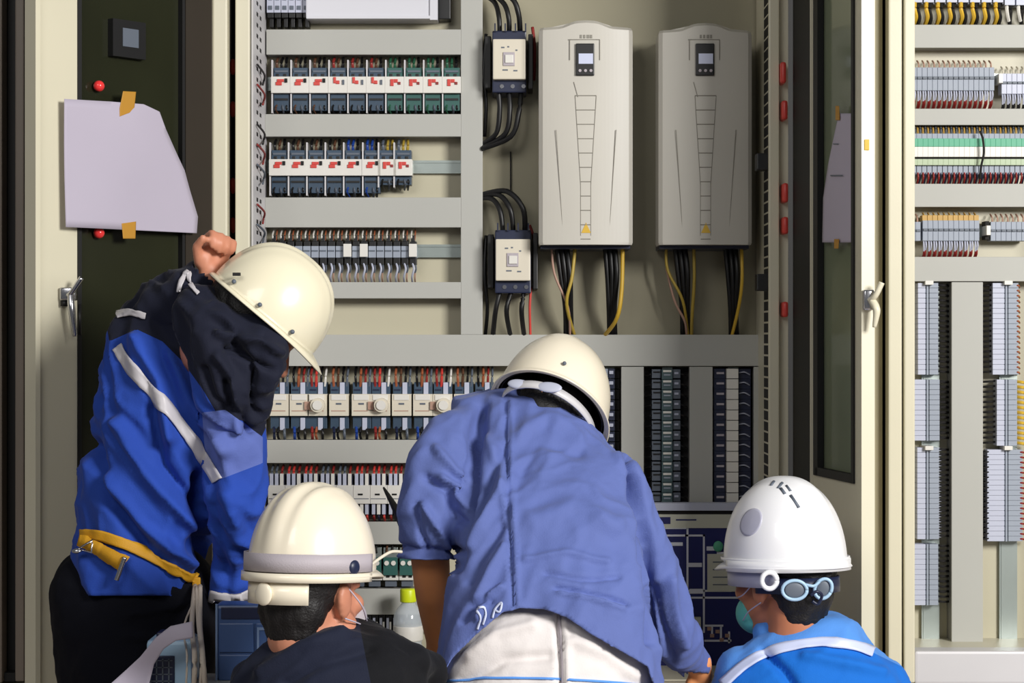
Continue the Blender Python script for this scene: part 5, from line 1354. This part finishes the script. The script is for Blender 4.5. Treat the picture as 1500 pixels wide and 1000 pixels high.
# goggles on the back of the head
g = band(fD, w, M['navyplastic'], .086, .112, -.052, -.022, 'goggle_strap', .004, (PI * 1.0, PI * 2.0))
m_ = MB()
def ringp(cx_, cy_, rx, ry, y, r_, n=28, ang=0):
    pts = []
    for k in range(n + 1):
        a_ = 2 * PI * k / n; u, v = rx * math.cos(a_), ry * math.sin(a_)
        pts.append(P(cx_ + u * math.cos(ang) - v * math.sin(ang), cy_ + u * math.sin(ang) + v * math.cos(ang), y))
    m_.tube(pts, r_, None, 8, False)
m2 = m_; m_ = MB(); ringp(1127, 850, 11, 12, -1.068, .0052, 24); m_.build('ear_clip', M['helmet_w'], hm, True); m_ = m2
ringp(1164, 864, 18, 14, -1.086, .0035); ringp(1206, 862, 12, 15, -1.066, .0035, 28, .5)
m_.tube([P(1180, 856, -1.086), P(1192, 858, -1.086), P(1200, 852, -1.07)], .003)
gf = m_.build('goggles', M['lightblue'], w, True)
m_ = MB(); m_.ell(P(1164, 864, -1.084), (.019, .003, .015)); m_.ell(P(1206, 862, -1.063), (.013, .003, .017)); m_.build_each('lens', M['greydark'], gf, True)
m_ = MB(); m_.tube([P(1188, 872, -1.088), P(1196, 866, -1.09), P(1204, 872, -1.085), P(1198, 884, -1.08), P(1190, 880, -1.08)], .003); m_.build('knot', M['navyplastic'], gf, True)
m_ = MB(); hD.e(m_, (0, .066, -.064), (.054, .042, .044)); me = bake(m_, .004, 2); me.materials.append(M['teal']); o = link('face_mask', me, w, True); o['label'] = 'pale teal face mask'
m_ = MB(); m_.tube([hD.p(-.08, .0, .01), hD.p(-.078, .035, -.02), hD.p(-.058, .07, -.03)], .0013); m_.tube([hD.p(-.08, -.01, -.035), hD.p(-.072, .03, -.055), hD.p(-.055, .06, -.075)], .0013); m_.build_each('mask_loop', M['paper'], w, True)

# ============================================================ LIGHT AND CAMERA
world = bpy.data.worlds.new('w'); scene.world = world; world.use_nodes = True
nt = world.node_tree; bg = nt.nodes['Background']; bg.inputs['Color'].default_value = (.93, .96, 1, 1); bg.inputs['Strength'].default_value = WORLD
def area(loc, target, size, sy, energy, col=(1, .98, .95)):
    l = bpy.data.lights.new('key_fill_light', 'AREA'); l.shape = 'RECTANGLE'; l.size = size; l.size_y = sy; l.energy = energy; l.color = col  # serves both the key and the added left fill
    o = bpy.data.objects.new('key_fill_light', l); COL.objects.link(o); o.location = loc
    o.rotation_euler = (Vector(target) - Vector(loc)).to_track_quat('-Z', 'Y').to_euler(); return o
for a in LIGHTS: area(*a)
cam = bpy.data.cameras.new('camera'); cam.sensor_width = 36; cam.lens = 36 * F / 1500; cam.clip_end = 50
co = bpy.data.objects.new('camera', cam); COL.objects.link(co); co.location = CAM; co.rotation_euler = (PI / 2, 0, 0)
scene.camera = co
vs_ = scene.view_settings; vs_.view_transform = 'Standard'; vs_.look = 'None'; vs_.exposure = EXPO; vs_.gamma = 1; vs_.use_curve_mapping = False
for o in bpy.data.objects:
    if 'abs' in o: del o['abs']
